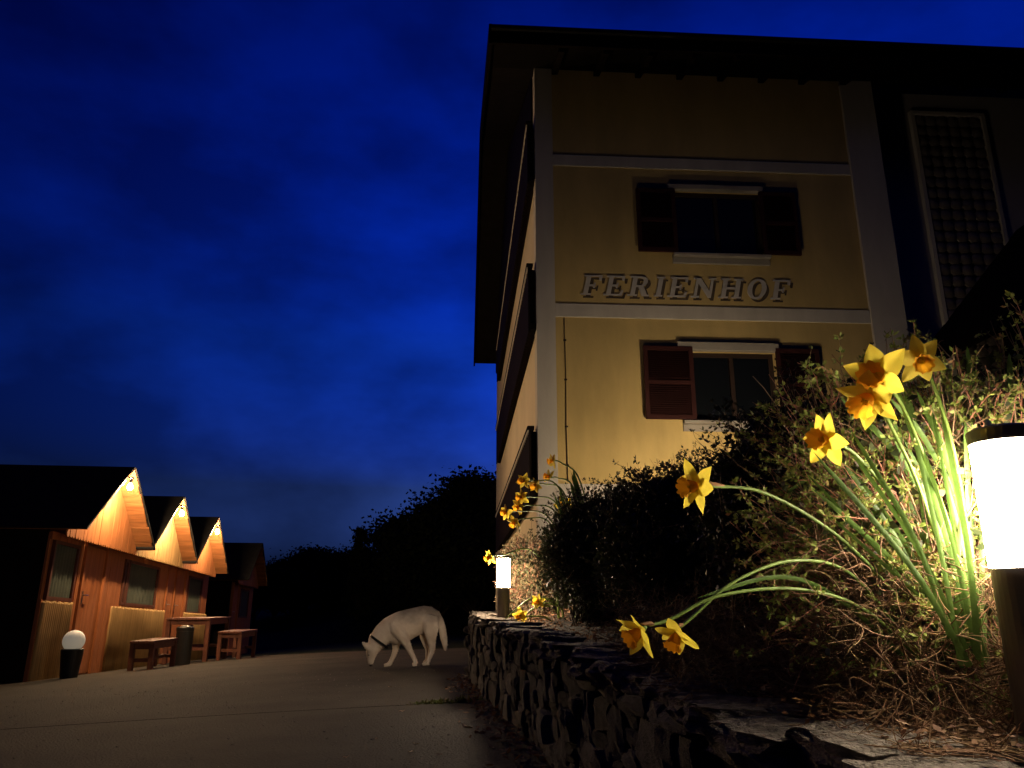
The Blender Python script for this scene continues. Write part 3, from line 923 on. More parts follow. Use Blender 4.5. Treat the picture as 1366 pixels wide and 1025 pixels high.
b = MB(); b.lathe([(rb * .6, hb * 1.001), (rb * .6, hb * 1.012), (rb * .3, hb * 1.02)], 20); b.build('lid', M['steel'], o)

pg = at(92, 899, 11.55)
pg.z = gz(pg.x, pg.y)
sg = pg.y / 1067
o = empty('globe_lamp', pg); tag(o, 'white globe lamp on a black tapered base before the hut door', 'lamp')
b = MB(); b.lathe([(.105 * sg / .0105, -.02), (.11 * sg / .0105, .02), (.145 * sg / .0105, 36 * sg), (.12 * sg / .0105, 37 * sg)], 28); b.build('base', M['black_metal'], o, smooth=False)
gr = 13.5 * sg; gc = 36 * sg + gr * .78
b = MB(); b.lathe([(gr * math.cos(a), gc + gr * math.sin(a)) for a in np.linspace(-.95, 1.56, 18)], 32); b.build('globe', M['globe'], o, smooth=True)
b = MB(); b.tube([(.05, .1, .03), (-.15, .2, .05), (-.28, .35, .02), (-.3, .5, .25), (-.25, .65, .3)], .008, 6); b.build('cable', M['plaster_white'], o)

# ------------------------------------------------------------------ the dog
def make_fur():
    m = mat('fur', (.84, .75, .64), .85, .15, 9, .18, .35, 90, col2=(.68, .57, .46), stretch=(1, 1, 1))
    N, L = m.node_tree.nodes, m.node_tree.links
    b = N['Principled BSDF']
    src = b.inputs['Base Color'].links[0].from_socket
    t = N.new('ShaderNodeTexCoord'); s = N.new('ShaderNodeSeparateXYZ'); L.new(t.outputs['Object'], s.inputs[0])
    nz = N.new('ShaderNodeTexNoise'); nz.inputs['Scale'].default_value = 7; L.new(t.outputs['Object'], nz.inputs['Vector'])
    # grey saddle over the back
    a = N.new('ShaderNodeMath'); a.operation = 'MULTIPLY_ADD'; a.inputs[1].default_value = .22; L.new(nz.outputs['Fac'], a.inputs[0]); L.new(s.outputs['Z'], a.inputs[2])
    r = N.new('ShaderNodeMapRange'); r.inputs['From Min'].default_value = .55; r.inputs['From Max'].default_value = .70; L.new(a.outputs[0], r.inputs['Value'])
    rx = N.new('ShaderNodeMapRange'); rx.inputs['From Min'].default_value = -.14; rx.inputs['From Max'].default_value = -.02; L.new(s.outputs['X'], rx.inputs['Value'])
    mu = N.new('ShaderNodeMath'); mu.operation = 'MULTIPLY'; L.new(r.outputs[0], mu.inputs[0]); L.new(rx.outputs[0], mu.inputs[1])
    mu2 = N.new('ShaderNodeMath'); mu2.operation = 'MULTIPLY'; mu2.inputs[1].default_value = .75; L.new(mu.outputs[0], mu2.inputs[0])
    mx = N.new('ShaderNodeMix'); mx.data_type = 'RGBA'; mx.inputs['B'].default_value = (.13, .105, .09, 1)
    L.new(mu2.outputs[0], mx.inputs['Factor']); L.new(src, mx.inputs['A']); L.new(mx.outputs['Result'], b.inputs['Base Color'])
    return m
M['fur'] = make_fur()
DS = .00101
def dpt(cx, cy, y=0): return Vector(((cx - 600) * DS, y, (770 - cy) * DS))
def ell_loft(b, secs, n=16):
    """secs: (centre, half height, half width)"""
    vs = []
    cs = [s[0] for s in secs]
    for i, (c, hh, hw) in enumerate(secs):
        t = (cs[min(i + 1, len(cs) - 1)] - cs[max(i - 1, 0)]).normalized()
        side = Vector((0, 1, 0)); side = (side - t * side.dot(t)).normalized()
        up = side.cross(t)
        for k in range(n):
            a = 2 * math.pi * k / n
            vs.append(c + up * (math.sin(a) * hh) + side * (math.cos(a) * hw))
    fs = [(i * n + k, i * n + (k + 1) % n, (i + 1) * n + (k + 1) % n, (i + 1) * n + k) for i in range(len(secs) - 1) for k in range(n)]
    fs += [tuple(range(n - 1, -1, -1)), tuple((len(secs) - 1) * n + k for k in range(n))]
    b.add(vs, fs)
b = MB()
K = DS
ell_loft(b, [(dpt(990, 300), 40 * K, .03), (dpt(965, 285), 85 * K, .075), (dpt(900, 280), 135 * K, .105), (dpt(820, 285), 152 * K, .108), (dpt(740, 295), 150 * K, .108),
             (dpt(650, 322), 160 * K, .118), (dpt(560, 355), 172 * K, .125), (dpt(470, 385), 165 * K, .118), (dpt(410, 395), 145 * K, .10), (dpt(355, 425), 118 * K, .085),
             (dpt(310, 480), 104 * K, .075), (dpt(275, 530), 92 * K, .07)])
# head, muzzle down
ell_loft(b, [(dpt(300, 490), 80 * K, .06), (dpt(262, 540), 82 * K, .07), (dpt(240, 590), 72 * K, .068), (dpt(228, 640), 55 * K, .052), (dpt(226, 680), 40 * K, .036), (dpt(226, 715), 34 * K, .030), (dpt(228, 742), 22 * K, .022)])
def limb(pts): ell_loft(b, [(dpt(x, y, z), r * 1.0, r * .85) for x, y, z, r in pts], 12)
limb([(455, 290, -.075, .05), (500, 370, -.088, .078), (565, 450, -.092, .066), (605, 515, -.09, .048), (645, 590, -.088, .034), (685, 665, -.086, .027), (712, 720, -.085, .025), (716, 745, -.085, .026)])
limb([(730, 752, -.085, .022), (705, 754, -.086, .027), (680, 762, -.088, .021)])
limb([(500, 430, .07, .06), (505, 520, .078, .048), (495, 600, .08, .034), (475, 665, .08, .027), (448, 720, .08, .024), (430, 748, .08, .025)])
limb([(448, 754, .08, .020), (405, 760, .08, .025), (370, 766, .08, .020)])
limb([(900, 250, -.06, .08), (885, 330, -.082, .10), (880, 420, -.085, .078), (888, 500, -.082, .052), (898, 570, -.08, .038), (893, 630, -.08, .030), (868, 690, -.08, .026), (848, 735, -.08, .025)])
limb([(868, 750, -.08, .022), (825, 752, -.08, .027), (790, 762, -.08, .020)])
limb([(870, 300, .06, .08), (830, 400, .078, .07), (818, 480, .08, .050), (838, 555, .08, .036), (860, 610, .08, .029), (856, 670, .08, .025), (850, 725, .08, .024)])
limb([(868, 744, .08, .020), (835, 746, .08, .024), (806, 752, .08, .018)])
ell_loft(b, [(dpt(965, 245), .035, .035), (dpt(1000, 310), .036, .034), (dpt(1018, 400), .040, .036), (dpt(1032, 490), .040, .034), (dpt(1048, 570), .030, .026), (dpt(1052, 630), .012, .012)], 10)
for pts_ in (((205, 560, -.05), (130, 503, -.085)), ((232, 500, .045), (222, 415, .07))):
    a_, c_ = dpt(*pts_[0]), dpt(*pts_[1])
    t_ = c_ - a_
    ell_loft(b, [(a_ - t_ * .2, .042, .026), (a_ + t_ * .35, .037, .017), (a_ + t_ * .8, .020, .011), (c_ + t_ * .08, .005, .005)], 10)
dog = empty('dog', (0, 0, 0)); tag(dog, 'pale shepherd dog with black collar sniffing the ground', 'dog')
body = b.build('body', M['fur'], dog, smooth=True)
rm_ = body.modifiers.new('union', 'REMESH'); rm_.mode = 'VOXEL'; rm_.voxel_size = .010; rm_.use_smooth_shade = True
sm_ = body.modifiers.new('soft', 'SMOOTH'); sm_.factor = .5; sm_.iterations = 3
dg = bpy.context.evaluated_depsgraph_get()
ev = body.evaluated_get(dg); em = ev.to_mesh()
fc_ = np.array([tuple(p_.center) for p_ in em.polygons]); fn_ = np.array([tuple(p_.normal) for p_ in em.polygons])
ev.to_mesh_clear()
g = np.random.default_rng(77)
fc_ = np.repeat(fc_, 3, 0) + g.normal(size=(len(fc_) * 3, 3)) * .004; fn_ = np.repeat(fn_, 3, 0)
back = np.array([.85, 0, -.55])                           # the coat lies towards the tail and down
hd = unit(fn_ * .42 + back * .8 + g.normal(size=fn_.shape) * .16)
hs = g.uniform(.006, .013, (len(hd), 1)) * np.clip(.35 + fc_[:, 2:3] * 2.2, .35, 1.15)
hw = unit(np.cross(hd, fn_)) * .0016
obj('coat', leaves_mesh('coat', fc_ - fn_ * .002, hd * hs, hw), M['fur'], dog)['kind'] = 'stuff'
b = MB()
cc = dpt(316, 505); ax = (dpt(275, 560) - dpt(360, 440)).normalized()
sd_ = Vector((0, 1, 0)); up_ = sd_.cross(ax)
vs = []; n = 28
for w_, r_ in ((-.013, 0), (.013, 0), (.013, .006), (-.013, .006)):
    for k in range(n):
        a = 2 * math.pi * k / n
        vs.append(cc + ax * w_ + up_ * math.sin(a) * (.119 + r_) + sd_ * math.cos(a) * (.088 + r_))
b.add(vs, [(i * n + k, i * n + (k + 1) % n, ((i + 1) % 4) * n + (k + 1) % n, ((i + 1) % 4) * n + k) for i in range(4) for k in range(n)])
b.build('collar', M['collar'], dog)
b = MB(); b.lathe([(.002, -.017), (.014, -.012), (.018, 0), (.013, .012), (.002, .016)], 12)
b.build('nose', M['dark_eye'], dog, loc=dpt(226, 745), smooth=True)
for y in (-.052, .052):
    b = MB(); b.lathe([(.001, -.008), (.007, -.004), (.008, 0), (.007, .004), (.001, .008)], 10); b.build('eye', M['dark_eye'], dog, loc=dpt(203, 640, y), smooth=True)
pd = gnd(552, 889)
dog.location = (pd.x, pd.y, gz(pd.x, pd.y) + .006)
dsc = pd.y / 1067 / 8.54 / DS
dog.scale = (dsc, dsc, dsc)
dog.rotation_euler = (0, -math.atan(.03), R(9))
dog.location.x += (600 - (552 - 470) * 8.54) * DS * dsc

# ------------------------------------------------------------------ shrubs
def bez(P0, P1, P2, k):
    t = np.linspace(0, 1, k)[None, :, None]
    return (1 - t) ** 2 * P0[:, None] + 2 * t * (1 - t) * P1[:, None] + t ** 2 * P2[:, None]

def shrub(name, label, c, r, seed, nstem, ntwig, ncl, per, lsize, twmats, lmat, tr=.0013, core=0, up=.35, lean=(0, 0, 0), avoid=None, group='shrubs in the flower bed', base_r=.25):
    g = np.random.default_rng(seed)
    c = np.array(c); r = np.array(r)
    o = empty(name, (c[0], c[1], bed_z(c[0], min(c[1], 8.0))))
    org = np.array(o.location)
    tag(o, label, 'shrub', group)
    # stems
    d = unit(g.normal(size=(nstem, 3)) + np.array([0, 0, .5]))
    d[:, 2] = np.where(d[:, 2] < -.45, -d[:, 2], d[:, 2])
    end = c + d * r * g.uniform(.45, .86, (nstem, 1))
    a = g.uniform(0, 2 * math.pi, nstem); q = np.sqrt(g.uniform(0, 1, nstem)) * base_r
    st = np.stack([c[0] + np.cos(a) * q * r[0] / .5, c[1] + np.sin(a) * q * r[1] / .5, np.zeros(nstem)], 1)
    st[:, 2] = [bed_z(x, min(y, 8.0)) for x, y in st[:, :2]]
    mid = (st + end) / 2 + g.normal(size=(nstem, 3)) * .05; mid[:, 2] += .08
    SP = bez(st, mid, end, 8)
    wob = g.normal(size=SP.shape) * .010; wob[:, 0] = 0
    SP = SP + np.cumsum(wob, 1) * .6
    SR = np.linspace(1, .4, 8)[None] * tr * 2.4 * g.uniform(.7, 1.3, (nstem, 1))
    obj('stems', tubes_mesh('stems', SP - org, SR, 4), twmats[0], o)
    # twigs
    si = g.integers(0, nstem, ntwig); tk = g.integers(3, 8, ntwig)
    p0 = SP[si, tk]
    out = unit((p0 - c) / r)
    dv = unit(out * .9 + g.normal(size=(ntwig, 3)) * .55 + np.array([0, 0, up]) + np.array(lean))
    L_ = g.uniform(.25, 1.0, (ntwig, 1)) * r.mean() * .62
    p2 = p0 + dv * L_
    # keep inside an uneven outline
    rel = (p2 - c) / r
    nn = np.array([noise.noise(Vector((float(v[0]) * 2.1, float(v[1]) * 2.1, float(v[2]) * 2.1 + seed))) for v in rel])
    lim = 1.0 + nn * .28 + g.normal(size=ntwig) * .045
    ln = np.linalg.norm(rel, axis=1)
    k = np.where(ln > lim, lim / ln, 1)[:, None]
    p2 = c + rel * k * r
    p1 = (p0 + p2) / 2 + g.normal(size=(ntwig, 3)) * .03
    TP = bez(p0, p1, p2, 7)
    wob = g.normal(size=TP.shape) * .0035; wob[:, 0] = 0
    TP = TP + np.cumsum(wob, 1)
    floor = np.interp(TP[..., 1], [q_[0] for q_ in WALL_TOP], [q_[1] for q_ in WALL_TOP]) + .01
    TP[..., 2] = np.maximum(TP[..., 2], floor)
    if avoid is not None:
        for (ax_, ay_, z0_, z1_, rad_) in avoid:
            dist = np.hypot(TP[..., 0] - ax_, TP[..., 1] - ay_)
            infront = (np.abs(TP[..., 0] - ax_) < rad_ * 1.3) & (TP[..., 1] < ay_ + .05) & (TP[..., 2] > z0_ - .1) & (TP[..., 2] < z1_)
            bad = ((dist < rad_) | infront).any(1)
            TP = TP[~bad]
        ntwig = len(TP)
    TR = np.linspace(1, .45, 7)[None] * tr * g.uniform(.7, 1.3, (ntwig, 1))
    half = ntwig // 2
    obj('twigs', tubes_mesh('twigs', TP[:half] - org, TR[:half], 3), twmats[1], o)
    obj('twigs', tubes_mesh('twigs', TP[half:] - org, TR[half:], 3), twmats[2 % len(twmats)], o)
    # leaf rosettes along the outer ends of the twigs
    ti = g.integers(0, ntwig, ncl); u_ = g.uniform(.25, 1, ncl) ** .6 * 5.999
    i0 = u_.astype(int); f_ = (u_ - i0)[:, None]
    P = TP[ti, i0] * (1 - f_) + TP[ti, i0 + 1] * f_
    T = unit(TP[ti, i0 + 1] - TP[ti, i0])
    P = np.repeat(P, per, 0); T = np.repeat(T, per, 0)
    n = len(P)
    D = unit(T * g.uniform(.1, .9, (n, 1)) + unit(g.normal(size=(n, 3))) * .9 + np.array([0, 0, .15]))
    W = unit(np.cross(D, g.normal(size=(n, 3))))
    s_ = lsize * np.repeat(g.uniform(.55, 1.25, (ncl, 1)), per, 0) * g.uniform(.7, 1.2, (n, 1))
    P = P + D * s_ * .15
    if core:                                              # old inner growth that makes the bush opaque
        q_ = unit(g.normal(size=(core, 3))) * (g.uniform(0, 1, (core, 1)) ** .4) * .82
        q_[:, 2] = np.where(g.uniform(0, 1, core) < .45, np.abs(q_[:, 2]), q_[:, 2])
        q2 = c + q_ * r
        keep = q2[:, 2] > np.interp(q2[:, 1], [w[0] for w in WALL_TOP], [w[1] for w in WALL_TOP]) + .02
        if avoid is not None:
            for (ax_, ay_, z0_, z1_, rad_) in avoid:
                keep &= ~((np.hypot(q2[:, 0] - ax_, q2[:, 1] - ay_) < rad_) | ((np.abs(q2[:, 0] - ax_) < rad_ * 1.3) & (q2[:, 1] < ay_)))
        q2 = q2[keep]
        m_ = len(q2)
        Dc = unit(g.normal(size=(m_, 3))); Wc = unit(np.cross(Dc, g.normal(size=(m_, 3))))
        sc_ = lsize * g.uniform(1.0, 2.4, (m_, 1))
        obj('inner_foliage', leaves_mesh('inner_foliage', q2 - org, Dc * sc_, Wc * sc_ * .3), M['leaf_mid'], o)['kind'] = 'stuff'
    lf = obj('leaves', leaves_mesh('leaves', P - org, D * s_, W * s_ * .24), lmat, o)
    lf['kind'] = 'stuff'
    return o
TW = (M['twig_brown'], M['twig_red'], M['twig_brown'])
TD = (M['twig_dark'], M['twig_dark'], M['twig_brown'])
AVN = [(NEAR.x, NEAR.y, .4, 1.08, .10)]
AVF = [(FARL.x, FARL.y, .5, 1.14, .13)]
AVH = [(HID.x, HID.y, .9, 2.0, .30)]
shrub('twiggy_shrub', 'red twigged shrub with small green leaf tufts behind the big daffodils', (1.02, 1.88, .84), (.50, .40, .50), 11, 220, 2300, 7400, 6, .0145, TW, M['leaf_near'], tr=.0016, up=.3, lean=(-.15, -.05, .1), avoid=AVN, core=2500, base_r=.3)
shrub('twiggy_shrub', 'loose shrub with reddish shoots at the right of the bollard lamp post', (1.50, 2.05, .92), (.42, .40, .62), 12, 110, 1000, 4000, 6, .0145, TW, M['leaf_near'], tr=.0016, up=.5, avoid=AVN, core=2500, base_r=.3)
shrub('evergreen_shrub', 'dark rounded shrub under the lower window behind the single low daffodil', (1.25, 3.0, .95), (.64, .60, .64), 13, 200, 2600, 10500, 5, .017, TD, M['leaf_mid'], tr=.0016, core=24000)
shrub('evergreen_shrub', 'dark dense shrub in the middle of the flower bed hedge', (1.02, 4.35, .95), (.66, .80, .56), 14, 200, 2600, 11000, 5, .019, TD, M['leaf_mid'], tr=.0018, core=24000)
shrub('evergreen_shrub', 'dark spiky shrub before the corner of the house', (.72, 5.9, 1.0), (.62, .85, .55), 15, 180, 2400, 10000, 5, .021, TD, M['leaf_mid'], tr=.002, core=22000, up=.8)
shrub('evergreen_shrub', 'bright lit bush wrapped around the small far bollard lamp', (.17, 7.5, .92), (.35, .30, .43), 16, 130, 2200, 8000, 5, .017, TW, M['leaf_far'], tr=.0020, avoid=AVF, core=5000)
shrub('evergreen_shrub', 'tall dark shrub at the porch side of the flower bed', (2.35, 4.0, 1.05), (.85, .8, .78), 17, 150, 1800, 8000, 5, .022, TD, M['leaf_mid'], tr=.002, core=18000)
shrub('evergreen_shrub', 'dark shrub standing before the hidden lamp below the yellow wall', (1.35, 7.3, 1.05), (.80, .75, .62), 18, 150, 1800, 8000, 5, .024, TD, M['leaf_mid'], tr=.002, core=16000, avoid=AVH)

# dry thatch under the near shrub and litter on the wall
def straws(name, label, n, box, seed, length, rad, droop, mat_, cat='dry grass'):
    g = np.random.default_rng(seed)
    lo, hi = np.array(box[0]), np.array(box[1])
    u_ = g.uniform(0, 1, (n, 3)); u_[:, 2] = u_[:, 2] ** 1.5
    p0 = lo + (hi - lo) * u_
    bz = np.array([max(bed_z(x, y), wall_top(y) - .01) for x, y in p0[:, :2]])
    p0[:, 2] = bz + (p0[:, 2] - lo[2])
    az = g.uniform(0, 2 * math.pi, n); el = g.normal(size=n) * .55 + droop
    d = np.stack([np.cos(az) * np.cos(el), np.sin(az) * np.cos(el), np.sin(el)], 1)
    L_ = g.uniform(.4, 1.2, (n, 1)) * length
    p2 = p0 + d * L_
    p1 = (p0 + p2) / 2 + g.normal(size=(n, 3)) * length * .22
    P = bez(p0, p1, p2, 6)
    fl = np.array([[wall_top(float(y)) + .012 for y in row] for row in P[:, :, 1]])
    P[..., 2] = np.maximum(P[..., 2], fl)
    Rr = np.linspace(1, .5, 6)[None] * rad * g.uniform(.5, 1.5, (n, 1))
    o = obj(name, tubes_mesh(name, P, Rr, 3), mat_)
    return tag(o, label, cat, kind='stuff')
straws('dry_thatch', 'tangle of dry brown stalks under the twiggy shrub', 6500, ((.70, 1.56, 0), (1.45, 2.2, .36)), 31, .12, .0014, -.1, M['straw'])
straws('stalk_litter', 'dry stalks and needles strewn on the wall top by the lamp', 800, ((.66, 1.38, 0), (1.2, 1.75, .02)), 32, .12, .0012, -.1, M['straw'])
straws('dry_thatch', 'thin dry stalks and runners along the dark foot of the hedge', 3200, ((.42, 2.1, 0), (1.3, 3.6, .22)), 33, .16, .0014, .1, M['straw'])
def scatter_leaves(name, label, P, size, seed, mat_, flat=.3):
    g = np.random.default_rng(seed)
    n = len(P)
    D = unit(np.stack([g.normal(size=n), g.normal(size=n), g.normal(size=n) * flat], 1))
    W = unit(np.cross(D, np.stack([g.normal(size=n) * flat, g.normal(size=n) * flat, np.ones(n)], 1)))
    s = size * g.uniform(.5, 1.3, (n, 1))
    return tag(obj(name, leaves_mesh(name, P, D * s, W * s * .28), mat_), label, 'leaf litter', kind='stuff')
g = np.random.default_rng(44)
n = 900
yy = g.uniform(1.3, 2.3, n); dd = g.uniform(.08, .7, n)
P = np.array([(wall_x(y) + d, y, max(bed_z(wall_x(y) + d, y), wall_top(y) + .004) + g.uniform(.004, .05)) for y, d in zip(yy, dd)])
scatter_leaves('leaf_litter', 'brown dead leaves lying on the bed and capstones near the lamp', P, .020, 45, M['dead_leaf'])
n = 2600
yy = g.uniform(1.9, 7.9, n); dd = g.uniform(.22, .9, n)
P = np.array([(wall_x(y) + d, y, max(bed_z(wall_x(y) + d, y), wall_top(y) - .04) + g.uniform(.004, .03)) for y, d in zip(yy, dd)])
scatter_leaves('leaf_litter', 'mulch of dead leaves covering the bed beneath the hedge', P, .035, 47, M['dead_leaf'])
n = 700
yy = g.uniform(2.8, 8.0, n)
P = np.array([(wall_x(y) - abs(g.normal()) * .10 - .01, y, 0) for y in yy]); P[:, 2] = [gz(x, y) + .012 + g.uniform(0, .02) for x, y in P[:, :2]]
scatter_leaves('leaf_litter', 'dark litter and moss along the foot of the stone wall', P, .045, 46, M['dead_leaf'])

# ------------------------------------------------------------------ daffodils
def catmull(pts, k=8):
    pts = [Vector(p) for p in pts]
    P = [pts[0] * 2 - pts[1]] + pts + [pts[-1] * 2 - pts[-2]]
    out = []
    for i in range(1, len(P) - 2):
        for j in range(k):
            t = j / k
            a, b_, c_, d_ = P[i - 1], P[i], P[i + 1], P[i + 2]
            out.append(.5 * ((2 * b_) + (c_ - a) * t + (2 * a - 5 * b_ + 4 * c_ - d_) * t * t + (-a + 3 * b_ - 3 * c_ + d_) * t ** 3))
    out.append(pts[-1])
    return out
def petal_mesh(seed):
    rr = random.Random(seed)
    nu, nv = 9, 6
    vs, fs = [], []
    tw = rr.uniform(-.25, .25); cup = rr.uniform(.02, .22); rec = rr.uniform(-.12, .30)
    for i in range(nu + 1):
        u_ = i / nu
        wid = .30 * (math.sin(math.pi * min(1, u_ * .93 + .07) ** .75)) ** .8 + .015 * (1 - u_)
        if i == nu: wid = .008
        for j in range(nv + 1):
            v_ = j / nv * 2 - 1
            x = v_ * wid
            z = -.10 * cup * 4 * (abs(v_) ** 2) * wid * 2 + .035 * (abs(v_) < .2) * (1 - u_ * .5) + cup * .5 * u_ - rec * u_ * u_ + .02 * math.sin(u_ * 9 + seed) * v_
            z += tw * x * u_ * 1.2
            vs.append((x, u_, z))
    for i in range(nu):
        for j in range(nv):
            a = i * (nv + 1) + j
            fs.append((a, a + 1, a + nv + 2, a + nv + 1))
    me = bpy.data.meshes.new('petal'); me.from_pydata(vs, [], fs); me.update(); me.shade_smooth()
    me.materials.append(M['petal'])
    return me
PM = [petal_mesh(i) for i in range(7)]
def trumpet_mesh(seed):
    rr = random.Random(seed + 99)
    n = 36
    prof = [(.09, .0), (.15, .04), (.20, .14), (.23, .28), (.26, .42), (.31, .52), (.36, .57)]
    vs, fs = [], []
    for i, (r_, z) in enumerate(prof):
        f = max(0, (i - 2) / 4)
        for k in range(n):
            a = 2 * math.pi * k / n
            ruf = 1 + f * (.10 * math.sin(a * 9 + seed) + .05 * math.sin(a * 16 + seed * 2)) + rr.uniform(-.02, .02) * f
            vs.append((r_ * ruf * math.cos(a), r_ * ruf * math.sin(a), z + f * .035 * math.sin(a * 11 + seed)))
    for i in range(len(prof) - 1):
        for k in range(n):
            fs.append((i * n + k, i * n + (k + 1) % n, (i + 1) * n + (k + 1) % n, (i + 1) * n + k))
    fs.append(tuple(range(n - 1, -1, -1)))
    me = bpy.data.meshes.new('trumpet'); me.from_pydata(vs, [], fs); me.update(); me.shade_smooth()
    me.materials.append(M['trumpet']); me.materials.append(M['flower_heart'])
    for p_ in me.polygons:
        if p_.center.z < .08: p_.material_index = 1
    return me
TM = [trumpet_mesh(i) for i in range(3)]
def leaf_blade(b, pts, w, twist=0.0, m=0):
    P = catmull(pts, 6)
    n = len(P)
    rows_ = []
    side0 = None
    for i, p_ in enumerate(P):
        t = (P[min(i + 1, n - 1)] - P[max(i - 1, 0)]).normalized()
        sd = t.cross(Vector((.25, 1, .1))).normalized()
        a = twist * i / n
        nr = sd.cross(t)
        sd = sd * math.cos(a) + nr * math.sin(a); nr = sd.cross(t)
        f = i / (n - 1)
        ww = w * (1 - .12 * f) * (1 if f < .78 else max(.05, math.sqrt(max(0, 1 - ((f - .78) / .22) ** 2))))
        rows_.append((p_ - sd * ww + nr * ww * .25, p_, p_ + sd * ww + nr * ww * .25))
    vs = [v for r_ in rows_ for v in r_]
    fs = [(i * 3 + j, i * 3 + j + 1, i * 3 + j + 4, i * 3 + j + 3) for i in range(n - 1) for j in range(2)]
    b.add(vs, fs, m)
FG = 'daffodils in the flower bed'
def daffodil(stem_pts, face, size, label, seed, leaves=(), rs=.0042, roll=0, cat='daffodil', spathe=True, open_=1.0):
    """stem_pts root -> neck; face: the way the trumpet looks"""
    P = catmull(stem_pts, 8)
    o = empty('daffodil', P[0]); tag(o, label, cat, FG)
    org = P[0]
    face = Vector(face).normalized()
    neck = P[-1]
    b = MB()
    n = len(P)
    b.tube([p_ - org for p_ in P], [rs * (1.15 - .35 * i / n) for i in range(n)], 8)
    hc = neck + face * size * .30
    P2 = [neck, neck + face * size * .12, neck + face * size * .22, hc]
    b.tube([p_ - org for p_ in P2], [rs * .8, rs * 1.55, rs * 1.3, rs * 1.1], 8)
    b.build('stem', M['stem_green'], o, smooth=True)
    q = face.to_track_quat('Z', 'Y').to_matrix().to_4x4()
    base = Matrix.Translation(hc - org) @ q @ Matrix.Rotation(roll, 4, 'Z')
    rr = random.Random(seed)
    for k in range(6):
        tilt = (-.02 if k % 2 else .16) + rr.uniform(-.28, .34)
        mtx = base @ Matrix.Rotation(k * math.pi / 3 + rr.uniform(-.14, .14), 4, 'Z') @ Matrix.Rotation(tilt * open_ + (1 - open_) * 1.0, 4, 'X') @ Matrix.Translation((0, 0, -.01 * size if k % 2 else 0)) @ Matrix.Diagonal((size * rr.uniform(.85, 1.1), size * rr.uniform(.9, 1.08), size, 1))
        pt = obj('petal', PM[rr.randrange(7)], None, o); pt.matrix_local = mtx
    t = obj('trumpet', TM[seed % 3], None, o); t.matrix_local = base @ Matrix.Translation((0, 0, .0)) @ Matrix.Diagonal((size, size, size * 1.05, 1))
    b = MB(); b.tube([(0, 0, .02), (0, 0, .40)], [.035, .03], 6)
    for k in range(6):
        a = k * 1.047; b.tube([(.03 * math.cos(a), .03 * math.sin(a), .02), (.075 * math.cos(a), .075 * math.sin(a), .30)], [.016, .024], 5)
    st_ = b.build('stamens', M['flower_heart'], o); st_.matrix_local = base @ Matrix.Scale(size, 4)
    if spathe:
        b = MB()
        sp0 = P[-4] - org; sp1 = neck - org
        off = Vector((0, 0, 1)).cross(face) * rs
        b.tube([sp0, (sp0 + sp1) / 2 + Vector((0, 0, rs * .8)), sp1 + face * size * .1 + Vector((0, 0, rs * 1.8)), sp1 + face * size * .28 + Vector((0, -rs, rs * 3.2))], [rs * .7, rs * 1.2, rs * .9, rs * .2], 7)
        b.build('spathe', M['spathe'], o, smooth=True)
    for pts_, w_, tw_ in leaves:
        b = MB(); leaf_blade(b, [Vector(p_) - org for p_ in pts_], w_, tw_)
        b.build('leaf', M['daffodil_leaf'], o, smooth=True)
    return o
def pp(*a): return [at(*q) for q in a]
S0 = .044
def L_(root, pts, w=.0068, tw=.4): return (pp(*([root] + pts)), w, tw)
r1, r2, r3 = (1292, 868, 1.68), (1268, 872, 1.72), (1310, 880, 1.66)
daffodil(pp((1300, 870, 1.66), (1286, 770, 1.63), (1248, 650, 1.58), (1205, 545, 1.53), (1178, 506, 1.50)), (-.55, -.55, -.05), .076, 'large ruffled daffodil topmost over the bush, facing the yard', 1,
         [L_(r1, [(1262, 720, 1.70), (1190, 600, 1.68), (1120, 530, 1.66)]), L_(r1, [(1284, 700, 1.64), (1236, 590, 1.62), (1186, 530, 1.60)], .006)])
daffodil(pp((1288, 874, 1.68), (1262, 760, 1.64), (1222, 640, 1.58), (1182, 556, 1.53), (1166, 522, 1.50)), (-.62, -.34, -.55), .074, 'large daffodil nodding just below the topmost one, seen partly from behind', 2,
         [L_(r2, [(1240, 740, 1.74), (1196, 640, 1.74), (1150, 560, 1.74)], .007), L_(r3, [(1292, 720, 1.62), (1262, 610, 1.60), (1222, 520, 1.60)], .0065)], roll=.5)
daffodil(pp((1312, 874, 1.68), (1296, 740, 1.66), (1272, 600, 1.62), (1244, 510, 1.58), (1226, 478, 1.56)), (-.25, -.72, -.45), .056, 'daffodil with spread petals behind the large ruffled pair', 3,
         [L_(r3, [(1310, 700, 1.80), (1302, 560, 1.82), (1290, 462, 1.82)], .010, .2), L_((1330, 870, 1.72), [(1345, 700, 1.84), (1350, 560, 1.86), (1346, 470, 1.86)], .009, .2)], roll=.2)
daffodil(pp((1280, 878, 1.70), (1238, 760, 1.66), (1190, 665, 1.60), (1140, 606, 1.55), (1108, 588, 1.52)), (-.75, -.55, -.05), .060, 'daffodil with an orange trumpet halfway down the arching clump', 4,
         [L_(r2, [(1230, 790, 1.68), (1160, 720, 1.64), (1084, 652, 1.60)], .0060), L_(r2, [(1216, 760, 1.76), (1150, 668, 1.78), (1112, 590, 1.78)], .007)], roll=.3)
daffodil(pp((1262, 886, 1.72), (1200, 800, 1.72), (1118, 716, 1.68), (1020, 658, 1.60), (938, 648, 1.54)), (-.86, -.42, -.12), .057, 'daffodil on a long sideways stem before the dark hedge', 5,
         [L_(r2, [(1200, 770, 1.66), (1130, 690, 1.64), (1076, 632, 1.62)], .0042, .8), L_((1200, 790, 1.8), [(1130, 700, 1.84), (1090, 640, 1.86), (1046, 660, 1.88)], .0060)], roll=.15)
